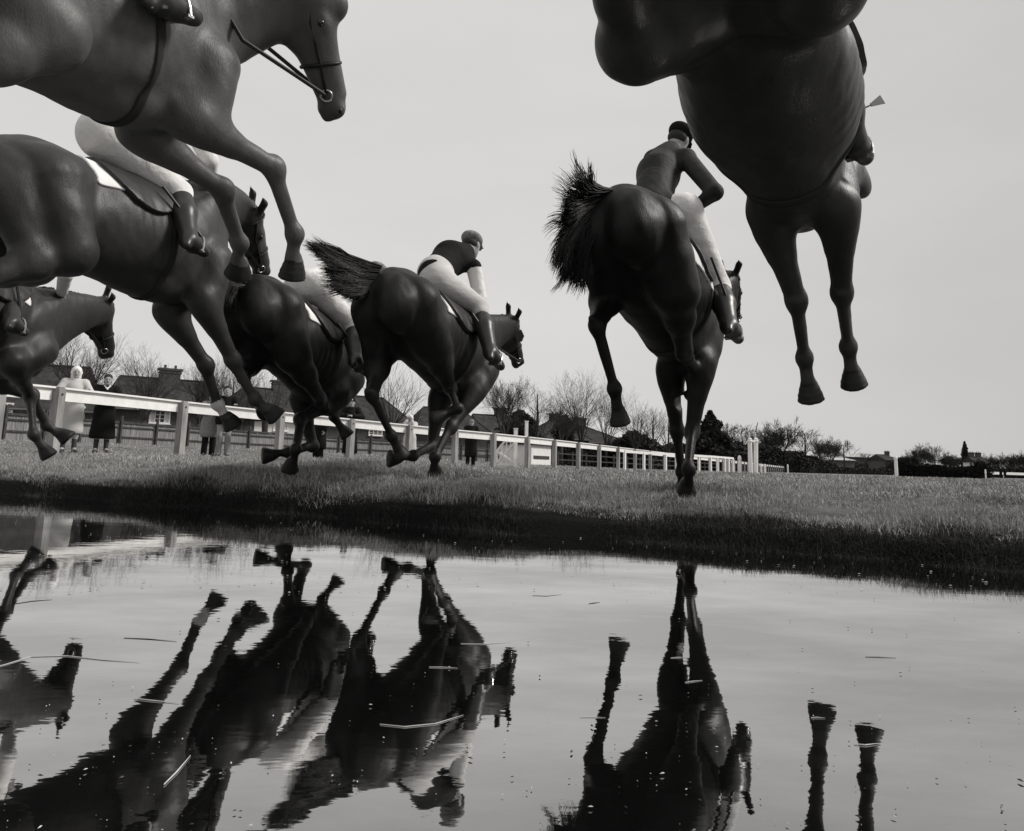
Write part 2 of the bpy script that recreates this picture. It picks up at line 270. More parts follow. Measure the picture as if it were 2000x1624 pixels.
POSES = {
  'H1': {"o": [-1.7442, 2.7034, 2.0565], "R": [[0.3612, -0.9302, -0.0648], [0.8949, 0.3653, -0.2565], [0.2623, 0.0346, 0.9644]], "sc": 1.0, "prof": 0.85, "J": {"W": [-1.6171, 2.9818, 2.5332], "B": [-1.7629, 2.6291, 2.3362], "Cr": [-1.9481, 2.1637, 2.2726], "Tb": [-2.0474, 1.9311, 2.0589], "S": [-1.5944, 3.109, 1.8012], "Be": [-1.7789, 2.6462, 1.7279], "hipL": [-2.1097, 2.2439, 1.9927], "hipR": [-1.7935, 2.1197, 1.9809], "shL": [-1.6719, 3.346, 2.1286], "shR": [-1.3556, 3.2218, 2.1168], "stfL": [-2.0616, 2.5279, 1.7459], "hocL": [-2.1402, 2.222, 1.4114], "hfeL": [-2.2217, 1.9918, 1.0696], "htoL": [-2.2733, 1.8463, 0.9272], "elbL": [-1.6929, 3.2833, 1.8264], "kneL": [-1.4402, 3.6116, 1.6871], "ffeL": [-1.4188, 3.8609, 1.4877], "ftoL": [-1.5015, 3.9931, 1.3502], "stfR": [-1.6099, 2.4142, 1.8028], "hocR": [-1.795, 2.1618, 1.4653], "hfeR": [-1.9192, 1.9341, 1.1348], "htoR": [-1.987, 1.8032, 0.9851], "elbR": [-1.3966, 3.1372, 1.8158], "kneR": [-1.1633, 3.5064, 1.764], "ffeR": [-1.0927, 3.7064, 1.498], "ftoR": [-1.1472, 3.8001, 1.2964], "N": [-1.3714, 3.293, 2.676], "P": [-0.9673, 3.4175, 2.6926], "M": [-0.892, 3.7375, 2.1756]}},
  'H2': {"o": [-2.5412, 4.7376, 1.8087], "R": [[0.4513, -0.8892, -0.0752], [0.8916, 0.4528, -0.0038], [0.0374, -0.0653, 0.9972]], "sc": 1.07, "prof": 0.5, "J": {"W": [-2.369, 5.1367, 2.231], "B": [-2.5646, 4.7364, 2.1182], "Cr": [-2.8116, 4.2591, 2.1728], "Tb": [-2.9452, 3.9735, 2.0114], "S": [-2.3433, 5.073, 1.4387], "Be": [-2.5895, 4.5957, 1.4826], "hipL": [-2.9798, 4.2854, 1.8598], "hipR": [-2.6563, 4.1207, 1.8836], "shL": [-2.3956, 5.4119, 1.715], "shR": [-2.0721, 5.2471, 1.7388], "stfL": [-2.9034, 4.5069, 1.5283], "hocL": [-3.0332, 4.1026, 1.279], "hfeL": [-3.1394, 3.7963, 0.9677], "htoL": [-3.2118, 3.6144, 0.8574], "elbL": [-2.423, 5.3336, 1.3851], "kneL": [-2.235, 5.5879, 1.0492], "ffeL": [-2.2018, 5.8061, 0.7877], "ftoL": [-2.1241, 5.8861, 0.6048], "stfR": [-2.5126, 4.215, 1.5237], "hocR": [-2.75, 3.8746, 1.2575], "hfeR": [-2.8664, 3.6149, 0.9097], "htoR": [-2.9712, 3.4246, 0.8523], "elbR": [-2.1012, 5.1116, 1.4249], "kneR": [-1.9607, 5.3659, 1.0637], "ffeR": [-1.8574, 5.5876, 0.8204], "ftoR": [-1.7307, 5.6657, 0.6684], "N": [-2.1782, 5.454, 2.4848], "P": [-2.0557, 5.8585, 2.3361], "M": [-2.0971, 6.3964, 1.9905]}},
  'H7': {"o": [-4.0229, 5.5387, 1.4444], "R": [[0.2862, -0.9536, 0.094], [0.9133, 0.3011, 0.2742], [-0.2897, 0.0074, 0.9571]], "sc": 1.0, "prof": 0.8, "J": {"W": [-3.867, 6.0265, 1.6864], "B": [-3.9957, 5.6182, 1.722], "Cr": [-4.1322, 5.1807, 1.9338], "Tb": [-4.2312, 4.8684, 1.8868], "S": [-3.9566, 5.7597, 0.9985], "Be": [-4.094, 5.3195, 1.2007], "hipL": [-4.3378, 5.1004, 1.6845], "hipR": [-4.0136, 4.998, 1.682], "shL": [-4.017, 6.1287, 1.1703], "shR": [-3.6928, 6.0264, 1.1678], "stfL": [-4.3562, 5.2183, 1.3244], "hocL": [-4.4421, 4.7824, 1.205], "hfeL": [-4.5406, 4.4074, 1.0434], "htoL": [-4.5936, 4.2073, 1.0079], "elbL": [-4.1021, 5.9269, 0.9408], "kneL": [-3.9326, 6.3162, 0.8535], "ffeL": [-3.9083, 6.5385, 0.6208], "ftoL": [-3.7728, 6.6017, 0.4899], "stfR": [-3.9358, 5.0856, 1.3211], "hocR": [-4.1175, 4.6799, 1.2026], "hfeR": [-4.2545, 4.317, 1.0412], "htoR": [-4.3265, 4.123, 1.0059], "elbR": [-3.7373, 5.7392, 1.0376], "kneR": [-3.8128, 6.1031, 0.827], "ffeR": [-3.7237, 6.0638, 0.5249], "ftoR": [-3.6192, 6.1278, 0.3591], "N": [-3.7138, 6.4104, 1.7475], "P": [-3.6736, 6.8263, 1.7591], "M": [-3.7808, 7.2398, 1.3416]}},
  'H3': {"o": [-1.7931, 6.4145, 1.3275], "R": [[0.3563, -0.9327, 0.055], [0.9062, 0.3593, 0.2228], [-0.2276, -0.0295, 0.9733]], "sc": 1.0, "prof": 0, "J": {"W": [-1.6225, 6.8798, 1.6018], "B": [-1.7772, 6.4791, 1.6098], "Cr": [-1.9515, 6.0416, 1.7917], "Tb": [-2.0661, 5.7385, 1.7237], "S": [-1.6882, 6.6515, 0.8975], "Be": [-1.8631, 6.2117, 1.0697], "hipL": [-2.1468, 5.9859, 1.5278], "hipR": [-1.8297, 5.8637, 1.5378], "shL": [-1.7363, 7.0151, 1.0841], "shR": [-1.4191, 6.893, 1.0941], "stfL": [-2.1189, 6.2098, 1.2233], "hocL": [-2.0355, 5.8237, 0.9961], "hfeL": [-2.0554, 6.2123, 0.8345], "htoL": [-1.9482, 6.052, 0.757], "elbL": [-1.8491, 6.7687, 0.9157], "kneL": [-1.7243, 6.8084, 0.5071], "ffeL": [-1.8527, 6.5223, 0.4363], "ftoL": [-2.0415, 6.4359, 0.4375], "stfR": [-1.7162, 5.9937, 1.1969], "hocR": [-1.5673, 6.3045, 0.8875], "hfeR": [-1.5306, 6.7041, 0.7612], "htoR": [-1.4128, 6.7373, 0.5939], "elbR": [-1.4971, 6.6369, 0.9138], "kneR": [-1.7202, 6.3244, 0.7124], "ffeR": [-1.6901, 6.1201, 0.4667], "ftoR": [-1.7241, 6.241, 0.3009], "N": [-1.4763, 7.2658, 1.6788], "P": [-1.3446, 7.6222, 1.8578], "M": [-1.2687, 7.7719, 1.2818]}},
  'H4': {"o": [-0.6412, 6.2802, 1.4063], "R": [[0.4775, -0.8743, 0.0874], [0.8582, 0.4854, 0.167], [-0.1884, -0.0047, 0.9821]], "sc": 1.0, "prof": 0.35, "J": {"W": [-0.4075, 6.7041, 1.7003], "B": [-0.6159, 6.3287, 1.6911], "Cr": [-0.8485, 5.9113, 1.854], "Tb": [-1.004, 5.6304, 1.7731], "S": [-0.5056, 6.5205, 0.9868], "Be": [-0.7391, 6.1014, 1.1399], "hipL": [-1.0503, 5.8955, 1.5896], "hipR": [-0.753, 5.7305, 1.5912], "shL": [-0.5026, 6.8781, 1.1904], "shR": [-0.2053, 6.7131, 1.192], "stfL": [-1.0485, 6.0663, 1.2568], "hocL": [-1.0485, 5.8003, 0.8841], "hfeL": [-0.9246, 6.0754, 0.5904], "htoL": [-0.8446, 6.1327, 0.416], "elbL": [-0.6195, 6.7018, 0.9454], "kneL": [-0.6593, 6.6016, 0.5237], "ffeL": [-0.7814, 6.3183, 0.4332], "ftoL": [-0.9595, 6.2255, 0.4413], "stfR": [-0.6012, 5.9236, 1.2936], "hocR": [-0.4979, 6.2642, 0.9909], "hfeR": [-0.4063, 5.9056, 0.8051], "htoR": [-0.5821, 5.9118, 0.7083], "elbR": [-0.3086, 6.4864, 0.9891], "kneR": [-0.4749, 6.239, 0.6765], "ffeR": [-0.5693, 6.05, 0.4339], "ftoR": [-0.6097, 6.1752, 0.2766], "N": [-0.2064, 7.066, 1.7765], "P": [0.0008, 7.4295, 1.8229], "M": [0.1073, 7.9038, 1.4724]}},
  'H5': {"o": [1.0098, 5.1114, 1.6136], "R": [[0.543, -0.8225, 0.1695], [0.8007, 0.5679, 0.1908], [-0.2532, 0.0322, 0.9669]], "sc": 1.06, "prof": 0, "J": {"W": [1.3198, 5.5447, 1.8904], "B": [1.0619, 5.17, 1.9108], "Cr": [0.7867, 4.7598, 2.1167], "Tb": [0.5889, 4.4768, 2.0538], "S": [1.1466, 5.3356, 1.1507], "Be": [0.8696, 4.9234, 1.3464], "hipL": [0.5537, 4.7546, 1.8517], "hipR": [0.8501, 4.5499, 1.8401], "shL": [1.2528, 5.6836, 1.3485], "shR": [1.4446, 5.5511, 1.341], "stfL": [0.663, 5.0498, 1.606], "hocL": [0.5268, 4.7296, 1.2674], "hfeL": [0.6698, 4.9278, 0.8894], "htoL": [0.703, 4.9783, 0.6614], "elbL": [1.1472, 5.5084, 1.0822], "kneL": [1.2309, 5.687, 0.6684], "ffeL": [1.3011, 5.8466, 0.3768], "ftoL": [1.3252, 5.9764, 0.2048], "stfR": [1.0084, 4.6405, 1.4743], "hocR": [1.1299, 4.9849, 1.1543], "hfeR": [1.3095, 5.3621, 1.0549], "htoR": [1.3059, 5.4946, 0.8893], "elbR": [1.332, 5.3431, 1.0991], "kneR": [1.2688, 5.3733, 0.6472], "ffeR": [1.191, 5.1646, 0.3931], "ftoR": [1.2254, 5.2929, 0.2187], "N": [1.5689, 5.908, 1.8297], "P": [1.7987, 6.2386, 2.0184], "M": [2.0159, 6.7892, 1.7875]}},
  'H6': {"o": [1.1167, 3.1459, 2.0019], "R": [[0.4917, -0.8707, 0.0099], [0.8608, 0.4878, 0.145], [-0.1311, -0.0628, 0.9894]], "sc": 1.06, "prof": 0, "J": {"W": [1.3396, 3.5876, 2.342], "B": [1.1197, 3.1905, 2.306], "Cr": [0.8599, 2.745, 2.4489], "Tb": [0.702, 2.4498, 2.3438], "S": [1.2954, 3.41, 1.5757], "Be": [1.0354, 2.963, 1.7081], "hipL": [0.6688, 2.7351, 2.1523], "hipR": [0.9826, 2.5593, 2.1749], "shL": [1.3188, 3.7635, 1.8022], "shR": [1.5588, 3.6291, 1.8195], "stfL": [0.4215, 2.5442, 1.8918], "hocL": [0.2386, 2.1202, 2.0512], "hfeL": [0.2328, 1.8523, 1.6959], "htoL": [0.185, 1.7736, 1.8985], "elbL": [1.2139, 3.5269, 1.594], "kneL": [1.4174, 3.7567, 1.2347], "ffeL": [1.5322, 3.9739, 0.9821], "ftoL": [1.5777, 4.0383, 0.7584], "stfR": [0.9601, 2.2494, 1.9252], "hocR": [0.8001, 1.8003, 2.0245], "hfeR": [0.4928, 1.6766, 1.7273], "htoR": [0.4435, 1.6321, 1.9397], "elbR": [1.4895, 3.3998, 1.5884], "kneR": [1.6273, 3.7146, 1.2725], "ffeR": [1.7529, 3.9476, 1.0433], "ftoR": [1.8009, 4.0189, 0.8366], "N": [1.585, 3.9573, 2.2933], "P": [1.9189, 4.2083, 2.135], "M": [1.7336, 3.784, 1.7001]}},
}

# ------------------------------------------------------------------ horses
def horse_prims(d, fat=1.0, cw=1.0):
    o = np.array(d['o']); R = np.array(d['R']); sc = d['sc']; J = {k: np.array(v) for k, v in d['J'].items()}
    Xa, Ya, Za = R[:, 0], R[:, 1], R[:, 2]; A = np.stack([Xa, Ya, Za])
    w_ = lambda p: o+R@(sc*np.array(p, float))
    P = []
    def E(c, r, tilt=0.0, k=0.09):
        ct, st = math.cos(tilt), math.sin(tilt)           # tilt about the side axis, nose-down positive
        P.append(el(w_(c), sc*np.array(r)*np.array((1, fat, 1)), np.stack([ct*Xa-st*Za, Ya, st*Xa+ct*Za]), k))
    # trunk
    E((.28, 0, .00), (.43, .235*(cw*.6+.4)/fat**.5, .37)); E((.00, 0, -.02), (.46, .285, .31)); E((-.26, 0, .03), (.36, .265, .275))
    E((-.54, 0, .10), (.30, .25, .25)); E((.36, 0, .25), (.30, .085, .14)); E((-.15, 0, .20), (.50, .13, .10))
    E((-.47, 0, .24), (.27, .15, .115)); E((.55, 0, -.08), (.17, .205*cw/fat, .24)); E((.30, 0, -.29), (.33, .13, .09))
    for s in (1, -1):
        E((.47, .155*s*cw, .06), (.14, .085*cw/fat, .32), 0.42, .09); E((-.68, .115*s, .03), (.17, .125, .22), 0, .07)
        E((-.46, .18*s, .14), (.20, .10, .13), 0, .06)
        E((.20, .20*s*cw, -.02), (.10, .07, .22), .2, .08)
    hooves = []
    for S_, s in (('L', 1), ('R', -1)):
        # hind limb
        hip, st, ho, fe, to = (J[n+S_] for n in ('hip', 'stf', 'hoc', 'hfe', 'hto'))
        P.append(rc(hip+Xa*.03*sc, st, .19*sc, .125*sc, .07)); P.append(rc(w_((-.70, .13*s, -.02)), st+(ho-st)*.42, .13*sc, .075*sc, .07))
        P.append(rc(hip*.45+st*.55, st, .15*sc, .125*sc, .06))
        g = nrm(ho-st); P.append(rc(st, st+(ho-st)*.45, .112*sc, .092*sc, .05)); P.append(rc(st+(ho-st)*.4, ho, .088*sc, .047*sc, .04))
        cn = nrm(fe-ho); back = nrm(-g+ -cn*-1.0 if False else (cn-g)*-1 if False else nrm(g-cn))   # point of hock sticks out behind the joint
        P.append(el(ho, (.062*sc, .050*sc, .066*sc), frame(cn, back if abs(back@cn) < .99 else Xa), .03)); P.append(rc(ho+back*.045*sc-cn*.03*sc, ho+back*.03*sc+cn*.07*sc, .027*sc, .022*sc, .03))
        P.append(rc(ho-g*.14*sc+back*.035*sc, ho+back*.05*sc-cn*.03*sc, .026*sc, .02*sc, .03))
        P.append(rc(ho, fe, .036*sc, .028*sc, .03)); P.append(rc(ho+back*.032*sc+cn*.05*sc, fe+back*.026*sc, .020*sc, .019*sc, .02))
        hoof(P, hooves, fe, to, back, .049*sc, sc, R)
        # fore limb
        sh, eb, kn, fe, to = (J[n+S_] for n in ('sh', 'elb', 'kne', 'ffe', 'fto'))
        P.append(rc(sh-Xa*.03*sc, eb, .120*sc*cw**.5, .098*sc*cw**.5, .09)); fa = nrm(kn-eb)
        P.append(rc(eb-fa*.03*sc, eb+(kn-eb)*.42, .088*sc, .064*sc, .045)); P.append(rc(eb+(kn-eb)*.38, kn, .063*sc, .043*sc, .03))
        P.append(rc(sh+Xa*-.05*sc, eb+(kn-eb)*.18, .11*sc*cw**.5, .070*sc, .07))
        cn = nrm(fe-kn); bk = cn*(cn@-fa)*-1-fa*-1*-1
        bk = nrm((-fa)-((-fa)@cn)*cn) if np.linalg.norm(np.cross(fa, cn)) > .25 else nrm(-Xa-(-Xa@cn)*cn)
        if np.linalg.norm(np.cross(fa, cn)) > .25: bk = nrm(np.cross(np.cross(fa, cn), cn)); bk = bk if bk@(-fa+cn) > 0 else -bk
        if abs(fa@cn) > .9: bk = nrm(-Xa-(-Xa@cn)*cn)
        P.append(el(kn-bk*.006*sc, (.066*sc, .052*sc, .055*sc), frame(cn, bk), .025)); P.append(rc(kn+bk*.035*sc-cn*.02*sc, kn+bk*.03*sc+cn*.03*sc, .028*sc, .022*sc, .02))
        P.append(rc(kn, fe, .034*sc, .026*sc, .03)); P.append(rc(kn+bk*.030*sc+cn*.06*sc, fe+bk*.026*sc, .019*sc, .018*sc, .02))
        hoof(P, hooves, fe, to, bk, .045*sc, sc, R)
    # neck: crest runs withers > N > poll, the flesh hangs below it
    Wd, Nn, Pl, Mz = w_((.40, 0, .36)), J['N'], J['P'], J['M']
    base = w_((.52, 0, .0))
    n_ = 9
    for i in range(n_):
        t = i/(n_-1); c = (1-t)**2*Wd+2*t*(1-t)*(Nn*1.35-(Wd+Pl)*.175)+t*t*Pl
        dt = nrm(-2*(1-t)*Wd+2*(1-2*t)*Nn+2*t*Pl)
        dn = nrm(base-Pl-((base-Pl)@dt)*dt) if t > .15 else nrm(-Za-(-Za@dt)*dt)
        dn = nrm((1-t)*nrm(-Za-(-Za@dt)*dt)+t*nrm((Mz-Pl)-((Mz-Pl)@dt)*dt))
        dep = (.25*(1-t)**1.2+.105)*sc; lat = (.125*(1-t)+.068*t)*sc
        P.append(el(c+dn*dep*.97, (.13*sc, lat, dep), frame(dt, -dn), .07))
    # head
    a = nrm(Mz-Pl); jn = nrm((base-Pl)-((base-Pl)@a)*a)
    if d.get('prof'):                                       # head turned on the neck so that it shows more of its side
        q = nrm(np.cross(a, nrm(Pl-CAMP))); q = q if q@jn > 0 else -q
        jn = nrm((1-d['prof'])*jn+d['prof']*q); jn = nrm(jn-(jn@a)*a)
    Fh = frame(a, -jn); lt = Fh[1]
    hp = lambda t, j, l=0.0: Pl+(Mz-Pl)*t+jn*j*sc+lt*l*sc
    P.append(el(hp(.10, .075), (.11*sc, .082*sc, .105*sc), Fh, .05)); P.append(el(hp(.30, .085), (.16*sc, .078*sc, .10*sc), Fh, .05))
    P.append(el(hp(.27, .155), (.14*sc, .062*sc, .108*sc), Fh, .05)); P.append(rc(hp(.35, .065), hp(.86, .045), .072*sc, .046*sc, .05))
    P.append(rc(hp(.45, .145), hp(.88, .092), .055*sc, .038*sc, .05)); P.append(el(hp(.96, .055), (.062*sc, .056*sc, .060*sc), Fh, .04))
    P.append(rc(hp(.97, .105), hp(1.03, .10), .032*sc, .026*sc, .03))
    P.append(rc(hp(.30, .03), hp(.85, .012), .04*sc, .03*sc, .03))
    for s in (1, -1):
        P.append(el(hp(.30, .045, .066*s), (.042*sc, .024*sc, .030*sc), Fh, .03)); P.append(el(hp(.985, .03, .034*s), (.030*sc, .018*sc, .024*sc), Fh, .02))
        P.append(rc(hp(.38, .085, .07*s), hp(.58, .075, .05*s), .016*sc, .012*sc, .03))
        e0 = hp(.03, .02, .045*s); e1 = e0+(-a*.10-jn*.055+lt*.030*s)*sc; e2 = e0+(-a*.17-jn*.05+lt*.035*s)*sc
        P.append(rc(e0, e1, .026*sc, .027*sc, .02)); P.append(rc(e1, e2, .024*sc, .005*sc, .012))
    eyes = [hp(.31, .05, .083*s) for s in (1, -1)]
    return P, hooves, eyes, dict(w=w_, R=R, o=o, sc=sc, J=J, hp=hp, a=a, jn=jn, lt=lt)
def hoof(P, hooves, fe, to, bk, rf, sc, R):
    d = nrm(to-fe); co = fe+(to-fe)*.52; bk = nrm(bk-(bk@d)*d)
    P.append(el(fe+bk*.008*sc, (.052*sc, rf*1.0, rf*1.12), frame(d, bk), .025))
    P.append(rc(fe, co, rf*.66, rf*.74, .02))
    A = frame(d, bk)
    for t, r in ((.50, .034), (.61, .045), (.73, .055), (.86, .064), (.99, .070)):
        P.append(el(fe+(to-fe)*t-bk*(.012+.018*t)*sc, (.026*sc, r*.96*sc, r*1.10*sc), A, .012))
    P.append(cut(to+d*.008*sc, d+bk*-.10, .004, .12*sc)); hooves.append((co, to, d))
_LAT = np.random.default_rng(77).random((32, 32, 32))*2-1
def vnoise(p):
    i = np.floor(p).astype(int); f = p-i; f = f*f*(3-2*f); o_ = 0
    for a in (0, 1):
        for b in (0, 1):
            for c in (0, 1):
                o_ = o_+_LAT[(i[:, 0]+a) % 32, (i[:, 1]+b) % 32, (i[:, 2]+c) % 32]*np.where(a, f[:, 0], 1-f[:, 0])*np.where(b, f[:, 1], 1-f[:, 1])*np.where(c, f[:, 2], 1-f[:, 2])
    return o_
def vert_normals(V, Fq):
    n = np.cross(V[Fq[:, 2]]-V[Fq[:, 0]], V[Fq[:, 3]]-V[Fq[:, 1]]); N_ = np.zeros_like(V)
    for i in range(4): np.add.at(N_, Fq[:, i], n)
    return N_/(np.linalg.norm(N_, axis=1)[:, None]+1e-12)
def flesh(V, Fq, K):
    """muscle bellies, ribs and skin folds: small relief laid over the smooth form"""
    N_ = vert_normals(V, Fq); p = (V-K['o'])@K['R']/K['sc']
    trunk = np.exp(-((np.abs(p[:, 0]+.05)/.95)**6))*smooth_(-.62, -.30, p[:, 2])
    q = np.stack([p[:, 0]*6+p[:, 2]*2.5, p[:, 1]*5, p[:, 2]*3.2-p[:, 0]*1.5], 1)
    d = .0075*vnoise(q+3.3)+.0035*vnoise(q*2.3+9.1)+.0015*vnoise(q*5+1.7)
    hind = smooth_(-.25, -.45, p[:, 0])
    d = d-.010*hind*np.exp(-((p[:, 0]+.68+.30*(p[:, 2]-.1))/.030)**2)*smooth_(.30, .16, p[:, 2])          # groove down the back of the thigh
    d = d-.009*np.exp(-((p[:, 0]-.30-.28*p[:, 2])/.035)**2)*smooth_(.34, .22, p[:, 2])*smooth_(-.34, -.2, p[:, 2])*smooth_(.10, .16, np.abs(p[:, 1]))  # behind the shoulder
    d = d-.014*np.exp(-((p[:, 0]+.30)/.075)**2-((p[:, 2]-.10)/.11)**2)*smooth_(.12, .2, np.abs(p[:, 1]))      # hollow of the flank
    ribs = np.sin((p[:, 0]+.12*p[:, 2])*92)*np.exp(-((p[:, 0]+.02)/.17)**2-((p[:, 2]+.06)/.17)**2)*smooth_(.10, .2, np.abs(p[:, 1]))
    d = d+.0022*ribs
    return V+N_*(d*(.25+.75*trunk))[:, None]*K['sc']
def smooth_(a, b, x):
    t = np.clip((np.asarray(x, float)-a)/(b-a), 0, 1); return t*t*(3-2*t)
def build_horse(d, name, label, mats, h=.014, fat=1.0, group=None, sock=None, cw=1.0):
    P, hooves, eyes, K = horse_prims(d, fat, cw)
    V, Fq = sdf_mesh(P, h, K['R'].T); V = relax(V, Fq, 2, .45); V = flesh(V, Fq, K)
    base = np.array((K['o'][0], K['o'][1], min(V[:, 2].min(), K['o'][2])))
    t = thing(name, label, 'horse', base, group)
    ctr = V[Fq].mean(1); fm = np.zeros(len(Fq), np.int32)
    for i, (co, to, dd) in enumerate(hooves):
        near = np.linalg.norm(ctr-to, axis=1) < .15*K['sc']
        fm[near & (((ctr-co)@dd) > .012)] = 1
        if sock is not None and i in sock:
            fm[(np.linalg.norm(ctr-co, axis=1) < .22*K['sc']) & (((ctr-co)@dd) < -.03) & (((ctr-co)@dd) > -.14)] = 2
    o_ = child('body', V, Fq, t, mats, True, fm)
    for s_ in (1, -1):
        mb = MB(); c_ = K['hp'](.99, .03, .047*s_); mb.lathe([(.001, -.016), (.010, -.010), (.013, 0), (.010, .010), (.001, .016)], c_, 10, K['a']); mb.build('nostril', M_EYE, t, True)
    for e in eyes:
        mb = MB(); mb.lathe([(.001, -.023), (.015, -.016), (.021, 0), (.015, .016), (.001, .023)], e, 10); mb.build('eye', M_EYE, t, True)
    return t, K

# ------------------------------------------------------------------ the setting: ground, water
M_EYE = mat('eye', .006, .08, .6)
def smooth(a, b, x):
    t = np.clip((np.asarray(x, float)-a)/(b-a), 0, 1); return t*t*(3-2*t)
EDGE_N = np.array([.482, .876])                      # across the water's edge, into the field
def edge_s(X, Y):
    """distance beyond the far edge of the water (negative = over the water)"""
    s = (Y-4.42+.55*X)*.876-.10-.05*smooth(.2, 2.2, X)-.13*smooth(.2, -1.6, X)
    t = (X*.876-Y*.482)
    return s+.05*np.sin(t*2.1+.6)+.03*np.sin(t*5.3)+.016*np.sin(t*11.7+1.)
RAIL = [(-420, 190), (-160, 160), (-25, 142), (95, 129), (345, 104.5), (540, 91.5), (680, 83), (795, 76.5), (885, 71.5), (960, 66.5), (1027, 61), (1080, 56), (1127, 51.5), (1168, 47.5), (1205, 43.8), (1238, 40.4), (1268, 37.3), (1296, 34.6), (1321, 32), (1344, 29.7), (1365, 27.5), (1384, 25.6), (1402, 23.8)]
def rail_x(Y): return np.interp(Y, [0, 13.8, 17.5, 21.7, 26.9, 32, 40, 60, 200, 2000], [-10.5, -8.6, -7.5, -4.6, -.7, 1.7, 5.5, 14., 78., 900.])
def ground_z(X, Y):
    X = np.asarray(X, float); Y = np.asarray(Y, float)
    s = edge_s(X, Y)
    z = np.where(s < 0, -.32+.30*smooth(-.45, -.02, s), 0)
    z = np.where(s >= 0, -.02+.10*smooth(0, .16, s)+.05*smooth(.1, .7, s)+.10*smooth(.4, 2.2, s), z)
    z = z+.04*smooth(-1.0, -4.5, X)*smooth(0.0, .2, s)
    z = z+.125*smooth(.1, .62, s)*smooth(.7, -1.0, X)*smooth(-3.6, -2.2, X)*smooth(9, 4, s)+.05*smooth(.1, .6, s)*smooth(-2.2, -3.6, X)*smooth(9, 4, s)
    far = smooth(1.5, 8, s)
    z = z+far*.03+far*.10*smooth(-1., -9., X)
    left = rail_x(Y)-X
    z = z+.34*smooth(1.5, 13, left)*smooth(95, 30, Y)*(Y > 3)
    back = -5.4-s                                     # the take-off side of the ditch, behind the camera
    z = np.where(back > -.6, np.maximum(z, -.32+.55*smooth(-.4, .5, back)), z)
    return z
def gz(X, Y): return float(ground_z(X, Y))
def noise2(X, Y, seed, f):
    r = np.random.default_rng(seed); o = 0
    for k in range(6):
        a = r.uniform(0, 6.28); ff = f*r.uniform(.6, 1.7); o = o+np.sin((X*math.cos(a)+Y*math.sin(a))*ff+r.uniform(0, 6.28))
    return o/6
def build_ground():
    s1 = np.concatenate([-np.geomspace(900, 6.6, 24), np.arange(-6.4, -5, .2), np.linspace(-4.8, -.6, 8), np.arange(-.5, .6, .03), np.geomspace(.62, 14, 90), np.geomspace(14.6, 4000, 70)])
    u = np.linspace(-1, 1, 241); u = np.sign(u)*np.abs(u)**1.5
    S_, U_ = np.meshgrid(s1, u, indexing='ij')
    T_ = U_*(14+np.abs(S_)*1.6)
    # edge point for t, then walk along the normal
    X = T_*.876+EDGE_N[0]*(S_+4.42*.876); Y = -T_*.482+EDGE_N[1]*(S_+4.42*.876)
    Z = ground_z(X, Y)
    Z = Z+np.where(S_ > .05, .012*noise2(X, Y, 3, 9.)+.010*noise2(X, Y, 4, 22.), 0)*smooth(30, 3, np.abs(S_))
    V = np.stack([X, Y, Z], -1).reshape(-1, 3); n, m = S_.shape
    i = np.arange(n*m).reshape(n, m); q = np.stack([i[:-1, :-1], i[:-1, 1:], i[1:, 1:], i[1:, :-1]], -1).reshape(-1, 4)
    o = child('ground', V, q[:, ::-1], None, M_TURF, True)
    if o.data.polygons[100].normal.z < 0: o.data.flip_normals()
    kind(o, 'structure')
def turf_mat():
    m = mat('turf', .10, .95, .05)
    t = m.node_tree; p = t.nodes['Principled BSDF']; NN = t.nodes.new
    tc_ = NN('ShaderNodeTexCoord')
    a = NN('ShaderNodeTexNoise'); a.inputs['Scale'].default_value = .35; a.inputs['Detail'].default_value = 9; a.inputs['Roughness'].default_value = .72
    b = NN('ShaderNodeTexNoise'); b.inputs['Scale'].default_value = 9.; b.inputs['Detail'].default_value = 8; b.inputs['Roughness'].default_value = .8
    for q in (a, b): t.links.new(tc_.outputs['Object'], q.inputs['Vector'])
    mx = NN('ShaderNodeMix'); mx.data_type = 'FLOAT'; mx.inputs[0].default_value = .5
    t.links.new(a.outputs['Fac'], mx.inputs[2]); t.links.new(b.outputs['Fac'], mx.inputs[3])
    r = NN('ShaderNodeValToRGB'); e = r.color_ramp.elements; e[0].position = .34; e[1].position = .66
    e[0].color = (.05, .05, .049, 1); e[1].color = (.26, .257, .25, 1)
    t.links.new(mx.outputs[0], r.inputs[0])
    # mud by the water line, coloured near black for the bank face's shade
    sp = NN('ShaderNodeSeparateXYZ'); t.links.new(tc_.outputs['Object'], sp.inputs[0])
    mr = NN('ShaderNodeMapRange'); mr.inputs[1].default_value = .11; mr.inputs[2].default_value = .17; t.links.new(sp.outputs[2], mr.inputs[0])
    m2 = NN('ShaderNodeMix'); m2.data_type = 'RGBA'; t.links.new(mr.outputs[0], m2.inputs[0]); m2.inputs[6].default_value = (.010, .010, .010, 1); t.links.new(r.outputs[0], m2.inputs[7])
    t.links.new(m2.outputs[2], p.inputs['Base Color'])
    bp = NN('ShaderNodeBump'); bp.inputs['Strength'].default_value = .8; bp.inputs['Distance'].default_value = .05
    t.links.new(b.outputs['Fac'], bp.inputs['Height']); t.links.new(bp.outputs[0], p.inputs['Normal'])
    return m
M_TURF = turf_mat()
build_ground()
